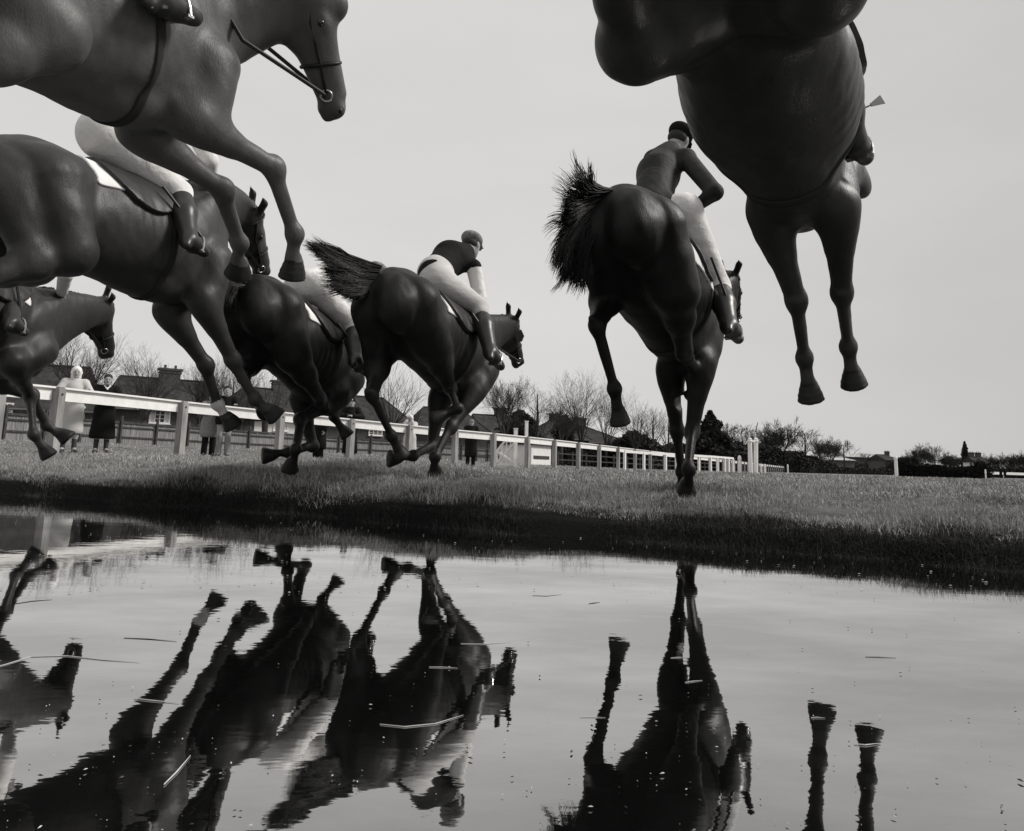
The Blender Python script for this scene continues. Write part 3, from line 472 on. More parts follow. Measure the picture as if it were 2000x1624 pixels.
def water_mat():
    m = bpy.data.materials.new('pond_water'); m.use_nodes = True; t = m.node_tree; t.nodes.clear(); NN = t.nodes.new
    o = NN('ShaderNodeOutputMaterial'); mx = NN('ShaderNodeMixShader'); t.links.new(mx.outputs[0], o.inputs[0])
    d = NN('ShaderNodeBsdfDiffuse'); d.inputs[0].default_value = (.006, .006, .006, 1)
    g = NN('ShaderNodeBsdfGlossy'); g.inputs['Roughness'].default_value = .018; g.inputs[0].default_value = (.96, .96, .96, 1)
    lw = NN('ShaderNodeLayerWeight'); lw.inputs[0].default_value = .5
    f = NN('ShaderNodeFloatCurve') if False else NN('ShaderNodeMapRange')
    f.inputs[1].default_value = 0.0; f.inputs[2].default_value = 1.0; f.inputs[3].default_value = .05; f.inputs[4].default_value = .97
    pw = NN('ShaderNodeMath'); pw.operation = 'POWER'; pw.inputs[1].default_value = 1.25
    t.links.new(lw.outputs['Facing'], pw.inputs[0]); t.links.new(pw.outputs[0], f.inputs[0]); t.links.new(f.outputs[0], mx.inputs[0])
    t.links.new(d.outputs[0], mx.inputs[1]); t.links.new(g.outputs[0], mx.inputs[2])
    tc_ = NN('ShaderNodeTexCoord')
    mp_ = NN('ShaderNodeMapping'); mp_.inputs['Rotation'].default_value = (0, 0, -.5); mp_.inputs['Scale'].default_value = (1.0, 2.0, 1); t.links.new(tc_.outputs['Object'], mp_.inputs[0])
    n1 = NN('ShaderNodeTexNoise'); n1.inputs['Scale'].default_value = 5.; n1.inputs['Detail'].default_value = 3; t.links.new(mp_.outputs[0], n1.inputs['Vector'])
    n2 = NN('ShaderNodeTexNoise'); n2.inputs['Scale'].default_value = 26.; n2.inputs['Detail'].default_value = 2; t.links.new(mp_.outputs[0], n2.inputs['Vector'])
    ad = NN('ShaderNodeMath'); ad.operation = 'MULTIPLY_ADD'; ad.inputs[1].default_value = .16; t.links.new(n2.outputs['Fac'], ad.inputs[0]); t.links.new(n1.outputs['Fac'], ad.inputs[2])
    b = NN('ShaderNodeBump'); b.inputs['Strength'].default_value = 1.0; b.inputs['Distance'].default_value = .0003
    t.links.new(ad.outputs[0], b.inputs['Height'])
    # a patchy film of dust and scum dulls the mirror here and there
    n3 = NN('ShaderNodeTexNoise'); n3.inputs['Scale'].default_value = 1.1; n3.inputs['Detail'].default_value = 7; n3.inputs['Roughness'].default_value = .62; t.links.new(mp_.outputs[0], n3.inputs['Vector'])
    r3 = NN('ShaderNodeMapRange'); r3.inputs[1].default_value = .38; r3.inputs[2].default_value = .66; r3.inputs[3].default_value = .74; r3.inputs[4].default_value = .98; t.links.new(n3.outputs['Fac'], r3.inputs[0]); t.links.new(r3.outputs[0], g.inputs[0])
    for q in (g, lw): t.links.new(b.outputs[0], q.inputs['Normal'])
    return m
V = []
for s_, t_ in ((-5.9, -60), (-5.9, 60), (.35, 60), (.35, -60)):
    V.append((t_*.876+EDGE_N[0]*(s_+4.42*.876), -t_*.482+EDGE_N[1]*(s_+4.42*.876), 0.0))
o = child('water', V, [(0, 1, 2, 3)], None, water_mat())
if o.data.polygons[0].normal.z < 0: o.data.flip_normals()
kind(o, 'structure')

# ------------------------------------------------------------------ grass: nobody could count it
def grass_mat(name, lo, hi):
    m = mat(name, lo, .8, .12); t = m.node_tree; p = t.nodes['Principled BSDF']
    g = t.nodes.new('ShaderNodeNewGeometry'); r = t.nodes.new('ShaderNodeValToRGB')
    tc_ = t.nodes.new('ShaderNodeTexCoord'); n = t.nodes.new('ShaderNodeTexNoise'); n.inputs['Scale'].default_value = 1.3; n.inputs['Detail'].default_value = 5
    t.links.new(tc_.outputs['Object'], n.inputs['Vector'])
    a = t.nodes.new('ShaderNodeMath'); a.operation = 'MULTIPLY_ADD'; a.inputs[1].default_value = .45
    sb = t.nodes.new('ShaderNodeMath'); sb.operation = 'MULTIPLY'; sb.inputs[1].default_value = .75
    t.links.new(n.outputs['Fac'], sb.inputs[0]); t.links.new(g.outputs['Random Per Island'], a.inputs[0]); t.links.new(sb.outputs[0], a.inputs[2])
    e = r.color_ramp.elements; e[0].position = .25; e[1].position = .85
    e[0].color = (lo, lo*.99, lo*.97, 1); e[1].color = (hi, hi*.99, hi*.97, 1)
    t.links.new(a.outputs[0], r.inputs[0]); t.links.new(r.outputs[0], p.inputs['Base Color'])
    return m
def blades(X, Y, hgt, wid, lean, seed, zoff=0.0):
    r = np.random.default_rng(seed); n = len(X)
    Z = ground_z(X, Y)-.012+zoff
    a = r.uniform(0, 2*np.pi, n); ln = lean*r.normal(0, 1, n); b = r.uniform(0, 2*np.pi, n)
    ux, uy = np.cos(a)*wid, np.sin(a)*wid
    lx, ly = np.cos(b)*ln*hgt, np.sin(b)*ln*hgt
    P = np.empty((n, 5, 3))
    P[:, 0] = np.stack([X-ux/2, Y-uy/2, Z], -1); P[:, 1] = np.stack([X+ux/2, Y+uy/2, Z], -1)
    P[:, 2] = np.stack([X+ux*.38+lx*.4, Y+uy*.38+ly*.4, Z+hgt*.58], -1); P[:, 3] = np.stack([X-ux*.38+lx*.4, Y-uy*.38+ly*.4, Z+hgt*.58], -1)
    P[:, 4] = np.stack([X+lx*1.3, Y+ly*1.3, Z+hgt*np.sqrt(np.maximum(.25, 1-np.minimum(ln**2, .75)))], -1)
    i = np.arange(n)[:, None]*5
    tri = np.concatenate([i+np.array([[0, 1, 2]]), i+np.array([[0, 2, 3]]), i+np.array([[3, 2, 4]])])
    return P.reshape(-1, 3), tri
def scatter(n, s0, s1, seed, px0=-650, px1=2750, pw=1.0):
    """random field points between two distances from the water's edge, within the strip the lens takes in (and a margin either side)"""
    r = np.random.default_rng(seed); s = s0+(s1-s0)*r.random(n)**pw
    px = r.uniform(px0, px1, n); k = (px-CX)/F
    # X = k*Y on the line  (Y-4.42+.55X)*.876 = s
    Y = (s/.876+4.42)/(1+.55*k); X = k*Y
    clump = noise2(X, Y, seed+1, 5.)+.6*noise2(X, Y, seed+2, 14.)
    if s0 == .40: clump = clump-2.2*np.clip((.64-s)/.3, 0, 1)+.9*noise2(X, Y, 77, 2.6)*(s < .9)
    keep = r.random(n) < np.clip(.65+1.0*clump, .28, 1.0)
    return X[keep], Y[keep], s[keep]
def grass(name, n, s0, s1, h0, h1, w0, w1, lean, seed, material, pw=1.0):
    X, Y, s = scatter(n, s0, s1, seed, pw=pw)
    r = np.random.default_rng(seed+5); m = len(X)
    tall = np.clip(1+.9*noise2(X, Y, seed+7, 3.2)+.6*noise2(X, Y, seed+8, 9.), .35, 2.0)
    V, T = blades(X, Y, r.uniform(h0, h1, m)*tall, r.uniform(w0, w1, m), lean, seed+9)
    return V, T
M_GRASS = grass_mat('grass_blades', .04, .52)
vs, ts = [], []; off = 0
for args in ((350000, .40, 2.4, .018, .068, .0022, .0044, .7, 21), (185000, 2.2, 7., .022, .07, .004, .008, .75, 31), (120000, 6.5, 20., .03, .07, .010, .018, .8, 41), (65000, 19., 60., .03, .08, .03, .06, .8, 51)):
    V, T = grass('g', args[0], args[1], args[2], args[3], args[4], args[5], args[6], args[7], args[8], None)
    vs.append(V); ts.append(T+off); off += len(V)
r_ = np.random.default_rng(99)
for cx_, cy_ in ((POSES['H5']['J']['ftoL'][:2]), (POSES['H5']['J']['ftoR'][:2]), (POSES['H4']['J']['ftoR'][:2]), (POSES['H3']['J']['ftoR'][:2])):     # ragged tufts round the planted hooves
    n_ = 900; a_ = r_.uniform(0, 6.28, n_); q_ = .05+.22*r_.random(n_)
    V, T = blades(cx_+np.cos(a_)*q_, cy_+np.sin(a_)*q_, r_.uniform(.03, .10, n_), r_.uniform(.003, .006, n_), .6, 101)
    vs.append(V); ts.append(T+off); off += len(V)
kind(child('grass', np.concatenate(vs), np.concatenate(ts), None, M_GRASS), 'stuff')
# coarse sedge over the bank, its colour darkened to paint the bank's shade
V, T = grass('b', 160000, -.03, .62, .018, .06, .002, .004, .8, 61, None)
kind(child('bank_grass', V, T, None, grass_mat('shade_tinted_sedge', .006, .055)), 'stuff')

# ------------------------------------------------------------------ rails, gate, posts
M_WHITE = mat('white_paint', .82, .6, .3, noise=(5, .86, 1.05), bump=(30, .15, .004))
M_POST = mat('weathered_post', .30, .85, .1, noise=(9, .6, 1.35), bump=(40, .4, .006), stretch=(1, 1, .15))
M_BOLT = mat('bolt', .03, .6)
def rail_fence():
    pts = []
    for px, h in RAIL:
        Y = 1800.0/h if h > 10 else 13.0
        q = at(px, 890, Y); pts.append([q[0], q[1], gz(q[0], q[1])])
    P = np.array(pts)
    # carry the line on at the same spacing to where it runs out of sight
    d = nrm(P[-1]-P[-4]); d = np.array([d[0], d[1], 0]); d = nrm(d); p = P[-1].copy()
    step = 3.0
    tgt = nrm(np.array([.392*320, 320, 0])-np.array([p[0], p[1], 0]))
    ext = []
    for i in range(62):
        step = 3.0*1.022**i
        p = p+nrm(d*(.9**i)+tgt*(1-.9**i))*step; q = p.copy(); q[2] = gz(p[0], p[1]); ext.append(q)
    P = np.concatenate([P, np.array(ext)])
    t = thing('rail_fence', 'long white board rail on square grey posts running along the far side of the course', 'fence', P[3])
    H = 1.2
    for i in range(len(P)):
        p = P[i]; near = i < 20
        a = P[max(i-1, 0)]; b = P[min(i+1, len(P)-1)]; dr = nrm((b-a)*np.array([1, 1, 0])); side = np.array([dr[1], -dr[0], 0])   # towards the course
        ang = math.atan2(dr[1], dr[0])
        if i >= 1 and i < 84:
            mb = MB(); top = H-.02
            mb.box(p+np.array((0, 0, top/2-.1))+side*.06, (.155, .165, top+.2), ang)
            if near:
                # chamfered head
                mb.box(p+np.array((0, 0, top+.012))+side*.06, (.12, .13, .024), ang)
            po = mb.build('post', M_POST, t)
            if near and i < 9:
                m2 = MB(); m2.lathe([(.02, 0), (.02, .012), (.008, .016)], p+side*.143+np.array((0, 0, H-.13)), 8, side); m2.build('bolt', M_BOLT, po)
        elif i >= 84 and i % 2 == 0:
            pass
        if i < len(P)-1 and i < 84:
            a3, b3 = P[i], P[i+1]
            if i < 60 or True:
                mb = MB(); dd = nrm(b3-a3); g = .0
                mb.beam(a3+np.array((0, 0, H-.135))-side*.035+dd*.004, b3+np.array((0, 0, H-.135))-side*.035-dd*.004, .05, .21)
                mb.beam(a3+np.array((0, 0, H-.008))-side*.02+dd*.004, b3+np.array((0, 0, H-.008))-side*.02-dd*.004, .13, .035)
                mb.build('rail', M_WHITE, t)
    return P
RP = rail_fence()
def wing_rail():
    """lower thin white running rail standing nearer the course"""
    ends = [(1220, 41.5), (1300, 45), (1345, 47.5), (1388, 50), (1416, 53), (1432, 55)]
    P = [at(px, 910, Y) for px, Y in ends]; P = [np.array([p[0], p[1], gz(p[0], p[1])]) for p in P]
    t = thing('running_rail', 'low thin white running rail standing in front of the grey-posted rail', 'rail', P[0])
    for i, p in enumerate(P):
        for q in ([p] if i == len(P)-1 else [p, p*.55+P[i+1]*.45]):
            mb = MB(); mb.box(q+np.array((0, 0, .44)), (.12, .12, 1.0), .9); mb.build('post', M_WHITE, t)
    for i in range(len(P)-1):
        mb = MB(); mb.beam(P[i]+np.array((0, 0, .98)), P[i+1]+np.array((0, 0, .98)), .09, .13); mb.build('rail', M_WHITE, t)
wing_rail()
def white_post(px, ytop, ybase, Y, w_, label, name='marker_post', knob=None, lean=0.0):
    b = at(px, ybase, Y); z0 = gz(b[0], b[1]); zt = at(px, ytop, Y)[2]
    t = thing(name, label, 'post', (b[0], b[1], z0)); top = np.array((b[0]+lean, b[1], zt)); bot = np.array((b[0], b[1], z0-.15))
    mb = MB(); mb.tube([bot, bot*.5+top*.5, top, top+np.array((0, 0, w_*.3))], [w_*.5, w_*.5, w_*.47, w_*.2], 10); mb.build('shaft', M_WHITE, t)
    mb = MB(); mb.lathe([(w_*.62, 0), (w_*.62, .05), (w_*.5, .09)], top-np.array((0, 0, .16)), 10); mb.build('collar', M_WHITE, t)
    return t, top
tp, T1 = white_post(1466, 858, 927, 46, .26, 'left one of the pair of tall white course posts joined by a crosspiece')
tp2, T2 = white_post(1476, 858, 927, 46.5, .26, 'right one of the pair of tall white course posts with a dark stick on top', lean=.06)
mb = MB(); mb.beam(T1-np.array((0, 0, .12)), T2-np.array((0, 0, .12)), .06, .09); mb.build('crosspiece', M_WHITE, tp)
mb = MB(); mb.tube([T2, T2+np.array((.02, 0, .55)), T2+np.array((.14, 0, 1.0))], [.05, .04, .02], 6); mb.build('stick', mat('dark_stick', .05), tp2)
for P_, tt in ((T1, tp), (T2, tp2)):
    mb = MB(); mb.beam(P_+np.array((-.02, 0, 0)), P_+np.array((-.03, 0, .42)), .10, .06, (1, 0, 0)); mb.build('head_board', M_WHITE, tt)
white_post(1445, 892, 927, 46, .20, 'short white post just left of the tall white pair')
white_post(1487, 908, 927, 48, .13, 'stubby white peg right of the tall white pair', 'peg')
white_post(1494, 908, 927, 49, .13, 'second stubby white peg right of the tall white pair', 'peg')
white_post(1539, 908, 927, 52, .09, 'lone white peg on the grass in front of the far end of the rail', 'peg')
white_post(1751, 893, 929, 62, .26, 'white post standing at the left end of the dark birch fence')
white_post(1926, 918, 940, 40, .07, 'thin pale stake stuck in the turf right of the birch fence', 'stake')
white_post(1747, 928, 957, 24, .022, 'thin pale cane stuck upright in the grass in front of the birch fence', 'cane')
def gate():
    a = at(970, 900, 31.5); b = at(1006, 900, 31.0); c = at(1027, 900, 30.4)
    a[2] = gz(a[0], a[1]); b[2] = gz(b[0], b[1]); c[2] = gz(c[0], c[1])
    t = thing('lattice_gate', 'white wooden gate with crossed braces and a tall hanging post behind the rail', 'gate', a)
    zt = at(1003, 838, 31)[2]-b[2]; zg = at(985, 862, 31.2)[2]-a[2]
    for base, hh, w_ in ((b, zt, .13), (c, at(1027, 824, 30.4)[2]-c[2], .11)):
        mb = MB(); mb.box(base+np.array((0, 0, hh/2)), (w_, w_, hh), .3); mb.box(base+np.array((0, 0, hh+.015)), (w_*1.25, w_*1.25, .03), .3); mb.build('gate_post', M_WHITE, t)
    f = MB(); u = b-a
    P_ = lambda s, z: a+u*s+np.array((0, 0, z))
    f.beam(P_(0, .12), P_(0, zg*.62), .06, .09, (1, 0, 0)); f.beam(P_(.97, .12), P_(.97, zg*1.02), .06, .09, (1, 0, 0)); f.beam(P_(.0, .14), P_(.97, .14), .05, .09)
    f.beam(P_(0, zg*.62), P_(.42, zg), .05, .08); f.beam(P_(.42, zg), P_(.97, zg), .05, .08); f.build('frame', M_WHITE, t)
    r = MB()
    for s in (.28, .52, .74): r.beam(P_(s, .18), P_(s, zg*(.62+.38*min(s/.42, 1))-.02), .035, .05, (1, 0, 0))
    r.build('slat', M_WHITE, t)
    d = MB(); d.beam(P_(.02, .2)+np.array((0, -.05, 0)), P_(.95, zg*.95)+np.array((0, -.05, 0)), .04, .07); d.beam(P_(.02, zg*.6)+np.array((0, -.10, 0)), P_(.95, .2)+np.array((0, -.10, 0)), .04, .07)
    d.build('brace', M_WHITE, t)
gate()

# ------------------------------------------------------------------ fences behind the course
M_PALE = mat('old_paling', .21, .9, .1, noise=(5, .5, 1.5), bump=(30, .3, .01), stretch=(3, 3, .25))
M_DKWOOD = mat('dark_wood', .06, .9, .1, noise=(6, .6, 1.4))
def paling():
    pts = [(-260, 29), (-90, 30.5), (0, 32), (150, 35.5), (300, 39.5), (420, 43), (540, 47), (660, 51), (780, 55), (900, 59), (1000, 63)]
    P = [at(px, 880, Y) for px, Y in pts]; P = np.array([[p[0], p[1], gz(p[0], p[1])] for p in P])
    t = thing('paling_fence', 'weathered grey paling fence in bays with dark posts in front of the houses', 'fence', P[2]); r = random.Random(4)
    for i in range(len(P)-1):
        a, b = P[i], P[i+1]; n = 2; Ln = np.linalg.norm(b-a)
        for j in range(2):
            p0, p1 = a+(b-a)*j/2, a+(b-a)*(j+1)/2; p0[2] = gz(p0[0], p0[1]); p1[2] = gz(p1[0], p1[1])
            mb = MB(); m = max(int(Ln/2/.125), 3); d = (p1-p0)/m; dn = nrm(d); nrm_ = np.array([dn[1], -dn[0], 0])
            ang = math.atan2(dn[1], dn[0])
            for k in range(m):
                hh = 1.12+r.uniform(-.03, .03)
                mb.box(p0+d*(k+.5)+np.array((0, 0, hh/2+.04))+nrm_*r.uniform(-.006, .006), (np.linalg.norm(d)*.93, .018, hh), ang+r.uniform(-.01, .01))
            pn = mb.build('paling_panel', M_PALE, t)
            rl = MB()
            for z, hh in ((1.20, .10), (.98, .07), (.50, .07)): rl.beam(p0+np.array((0, 0, z))+nrm_*.045, p1+np.array((0, 0, z))+nrm_*.045, .05, hh)
            rl.build('rail', M_DKWOOD, pn)
            mb = MB(); mb.box(p0+np.array((0, 0, .74))+nrm_*.10, (.10, .09, 1.55), ang); mb.build('post', M_DKWOOD, t)
paling()
def field_fence():
    pts = [(930, 52), (1010, 56), (1090, 60), (1170, 66), (1250, 74), (1320, 84), (1400, 100)]
    P = [at(px, 900, Y) for px, Y in pts]; P = np.array([[p[0], p[1], gz(p[0], p[1])] for p in P])
    t = thing('post_and_rail_fence', 'dark two-rail field fence behind the white rail beyond the gate', 'fence', P[0])
    for i in range(len(P)-1):
        for j in range(3):
            p0 = P[i]+(P[i+1]-P[i])*j/3; p1 = P[i]+(P[i+1]-P[i])*(j+1)/3
            mb = MB(); mb.box(p0+np.array((0, 0, .55)), (.11, .11, 1.15), .5); mb.build('post', M_DKWOOD, t)
            mb = MB()
            for z in (.45, .92): mb.beam(p0+np.array((0, 0, z)), p1+np.array((0, 0, z)), .05, .09)
            mb.build('rail', M_DKWOOD, t)
field_fence()

# ------------------------------------------------------------------ houses
M_TILE = mat('roof_tile', .040, .9, .1, noise=(1.6, .55, 1.6), bump=(14, .6, .05))
M_BRICK = mat('brick', .085, .9, .1, noise=(7, .6, 1.4), bump=(25, .4, .02))
M_RENDER = mat('white_render', .70, .9, .1, noise=(2, .9, 1.05))
M_PANE = mat('pane', .02, .08, .6); M_TRIM = mat('gutter', .12, .7)
def house(label, pl, Yl, pr, Yr, y_eave, p_eave, y_ridge, depth, hipL=.5, hipR=.5, windows=(), chimneys=(), doors=(), wall=None, panels=(), ohang=.35, sunk=0.0, roof=None, mm=(.5, .5)):
    """front wall between two ground points; eave and ridge heights read at photo rows"""
    a = at(pl, 880, Yl); b = at(pr, 880, Yr); a[2] = b[2] = 0
    u = nrm(b-a); Ln = np.linalg.norm(b-a); n = np.array([-u[1], u[0], 0])                # n points away from the course
    pm = (pl+pr)/2; Ym = (Yl+Yr)/2
    ze = at(p_eave, y_eave, Yl+(Yr-Yl)*(p_eave-pl)/(pr-pl))[2]; zr = at(p_eave, y_ridge, Yl+(Yr-Yl)*(p_eave-pl)/(pr-pl)+depth/2*n[1])[2]
    z0 = gz(a[0], a[1])-.2
    Q = lambda s, d_, z: a+u*s+n*d_+np.array((0, 0, z))
    t = thing('house', label, 'house', (a[0], a[1], gz(a[0], a[1])))
    mb = MB()
    gl, gr_ = (hipL < .05), (hipR < .05)
    V = [Q(0, 0, z0), Q(Ln, 0, z0), Q(Ln, depth, z0), Q(0, depth, z0), Q(0, 0, ze), Q(Ln, 0, ze), Q(Ln, depth, ze), Q(0, depth, ze)]
    Fc = [(0, 1, 5, 4), (1, 2, 6, 5), (2, 3, 7, 6), (3, 0, 4, 7)]
    if gl: V.append(Q(0, depth/2, zr-.1)); Fc.append((4, 7, len(V)-1))
    if gr_: V.append(Q(Ln, depth/2, zr-.1)); Fc.append((6, 5, len(V)-1))
    mb.add(V, Fc); wl = mb.build('wall', wall or M_BRICK, t)
    # roof: closed solid with thickness at the eaves
    o_ = ohang; e0 = ze-.12
    hl, hr = hipL*depth, hipR*depth
    R_ = [Q(-o_, -o_, e0), Q(Ln+o_, -o_, e0), Q(Ln+o_, depth+o_, e0), Q(-o_, depth+o_, e0), Q(-o_, -o_, e0+.14), Q(Ln+o_, -o_, e0+.14), Q(Ln+o_, depth+o_, e0+.14), Q(-o_, depth+o_, e0+.14),
          Q(hl if not gl else -o_, depth/2, zr), Q(Ln-hr if not gr_ else Ln+o_, depth/2, zr)]
    mb = MB(); mb.add(R_, [(3, 2, 1, 0), (0, 1, 5, 4), (1, 2, 6, 5), (2, 3, 7, 6), (3, 0, 4, 7), (4, 5, 9, 8), (5, 6, 9), (6, 7, 8, 9), (7, 4, 8)])
    rf = mb.build('roof', roof or M_TILE, t)
    mb = MB(); mb.tube([R_[8]+np.array((0, 0, .02)), R_[9]+np.array((0, 0, .02))], .10, 8)
    for c, e in ((4, 8), (5, 9), (6, 9), (7, 8)): mb.tube([R_[c]+np.array((0, 0, .0)), R_[e]+np.array((0, 0, .0))], .08, 6)
    mb.build('ridge_tile', roof or M_TILE, rf)
    mb = MB(); mb.tube([Q(-o_, -o_-.08, e0+.06), Q(Ln+o_, -o_-.08, e0+.06)], .065, 8); mb.build('gutter', M_TRIM, rf)
    for s, w_, hh in chimneys:
        c = Q(s*Ln, depth/2, 0); mb = MB(); ang = math.atan2(u[1], u[0])
        mb.box(c+np.array((0, 0, zr+hh/2-.5)), (w_, .75, hh+1.0), ang); mb.box(c+np.array((0, 0, zr+hh+.08)), (w_*1.18, .95, .18), ang); mb.box(c+np.array((0, 0, zr+hh-.18)), (w_*1.10, .86, .10), ang)
        ch = mb.build('chimney', M_BRICK, rf)
        for k in range(2):
            mb = MB(); mb.lathe([(.12, 0), (.13, .05), (.10, .12), (.11, .30), (.09, .30)], c+u*(k-.5)*w_*.5+np.array((0, 0, zr+hh+.165)), 10); mb.build('chimney_pot', M_BRICK, ch)
    def opening(px, y0, y1, wpx):
        s_ = (px-pl)/(pr-pl); Y = Yl+(Yr-Yl)*s_
        # solve where the line of sight meets the wall
        r = at(px, (y0+y1)/2, 1.0)-CAMP; tt = np.dot(a-CAMP, n)/np.dot(r, n); hit = CAMP+r*tt; sw = np.dot(hit-a, u)
        k = tt/F*1.0; zc = hit[2]; hh = (y1-y0)*k; ww = wpx*k/max(abs(u[0]), .45)
        return sw, zc, ww, hh
    for px, y0, y1, wpx, cols in windows:
        sw, zc, ww, hh = opening(px, y0, y1, wpx); fr = MB(); d0 = -.04
        fr.beam(Q(sw-ww/2, d0, zc-hh/2), Q(sw+ww/2, d0, zc-hh/2), .12, .10); fr.beam(Q(sw-ww/2, d0, zc+hh/2), Q(sw+ww/2, d0, zc+hh/2), .12, .10)
        for k in range(cols+1):
            x = sw-ww/2+ww*k/cols; fr.beam(Q(x, d0-.004, zc-hh/2-.05), Q(x, d0-.004, zc+hh/2+.05), .11 if k in (0, cols) else .08, .12, tuple(n))
        for k in (1, 2): fr.beam(Q(sw-ww/2, d0, zc-hh/2+hh*k/3), Q(sw+ww/2, d0, zc-hh/2+hh*k/3), .06, .05)
        w1 = fr.build('window', M_WHITE, t)
        pn = MB(); c = Q(sw, -.012, zc); pn.box(c, (ww-.04, .02, hh-.04), math.atan2(u[1], u[0])); pn.build('pane', M_PANE, w1)
        sl = MB(); sl.beam(Q(sw-ww/2-.1, -.10, zc-hh/2-.09), Q(sw+ww/2+.1, -.10, zc-hh/2-.09), .16, .07); sl.build('sill', M_WHITE, w1)
        if cols == 4:
            cu = MB()
            for k in (0, 3): cu.box(Q(sw-ww/2+ww*(k+.5)/4, -.027, zc), (ww/4-.10, .008, hh-.12), math.atan2(u[1], u[0]))
            cu.build('curtain', M_RENDER, w1)
    for px, y0, y1, wpx in doors:
        sw, zc, ww, hh = opening(px, y0, y1, wpx); mb = MB(); mb.box(Q(sw, -.03, zc), (ww, .06, hh), math.atan2(u[1], u[0])); mb.build('door', M_DKWOOD, t)
    for px, y0, y1, wpx in panels:
        sw, zc, ww, hh = opening(px, y0, y1, wpx); mb = MB(); mb.box(Q(sw, -.02, zc), (ww, .03, hh), math.atan2(u[1], u[0])); mb.build('rendered_bay', M_RENDER, t)
    return t
house('dark tiled hipped house at the far left, behind the two women', -180, 50, 172, 54, 800, 60, 714, 8, .5, .10, windows=((3, 788, 806, 34, 4), (151, 795, 816, 22, 4)), chimneys=((.3, 1.2, .9),))
house('long brick house with a broad chimney stack left of the leaning men', 200, 58, 436, 62.5, 802, 312, 741, 8, .12, .12, windows=((312, 803, 826, 30, 4),), chimneys=((.54, 1.6, .75),), doors=((352, 812, 845, 8),))
house('long tiled house with one white rendered bay and a small chimney', 440, 72, 808, 84, 824, 600, 766, 9, .3, .18, windows=((548, 828, 841, 22, 3), (733, 838, 850, 22, 3)), chimneys=((.33, 2.0, .8),), doors=((482, 822, 850, 9), (757, 836, 868, 8)), panels=((545, 826, 854, 78),))
house('small hipped house right of the long tiled one, behind the man in the cap', 814, 86, 950, 89, 842, 880, 798, 8, .2, .24, windows=((922, 862, 872, 10, 3),))
house('dark house with a cross gable behind the broad bare tree', 948, 100, 1060, 103, 850, 1000, 813, 9, 0, 0, chimneys=((.45, 1.6, .9),))
house('low dark house with a hipped roof between the bare trees', 1056, 112, 1150, 115, 858, 1100, 822, 9, .4, .3, chimneys=((.55, 1.6, .9),))
house('dark house with a sloping roof and one chimney left of the fir tree', 1142, 125, 1236, 129, 866, 1180, 832, 10, .25, .8, chimneys=((.22, 2., 1.0),))
M_PALEROOF = mat('pale_roof', .42, .8, noise=(.3, .8, 1.15))
house('distant building with a long pale roof beyond the course', 1655, 300, 1752, 306, 894, 1700, 888, 14, .1, .1, wall=M_BRICK, roof=M_PALEROOF)
house('distant low shed with a pale sheet roof among the hedges', 1625, 235, 1668, 238, 899, 1640, 894, 9, 0, 0, wall=M_BRICK, roof=M_PALEROOF)
house('small far white house with two chimneys at the right', 1902, 240, 1926, 240.6, 903, 1912, 893, 5, 0, 0, wall=M_RENDER, chimneys=((.25, 1.6, 1.2), (.8, 1.6, 1.2)))
house('far grey house with one chimney behind the white post', 1728, 260, 1758, 261, 899, 1745, 889, 9, 0, .3, wall=M_BRICK, chimneys=((.7, 1.5, 1.0),))
def shed():
    a = at(1038, 880, 52); b = at(1076, 880, 55); a[2] = gz(a[0], a[1]); b[2] = gz(b[0], b[1]); u = nrm((b-a)*np.array((1, 1, 0))); Ln = np.linalg.norm((b-a)[:2]); zt = at(1055, 870, 53)[2]-a[2]
    t = thing('hut', 'small white boarded hut beyond the rail right of the gate', 'hut', a); c = (a+b)/2; ang = math.atan2(u[1], u[0]); n = np.array((-u[1], u[0], 0))
    mb = MB(); mb.box(c+n*1.2+np.array((0, 0, zt/2)), (Ln, 2.4, zt), ang); mb.build('wall', M_RENDER, t)
    mb = MB(); mb.box(c+n*1.2+np.array((0, 0, zt+.05)), (Ln+.3, 2.8, .1), ang); mb.build('roof', M_TILE, t)
    mb = MB(); mb.box(c+n*-.02+np.array((0, 0, zt*.38)), (Ln*.8, .03, .22), ang); mb.build('dark_band', M_DKWOOD, t)
shed()

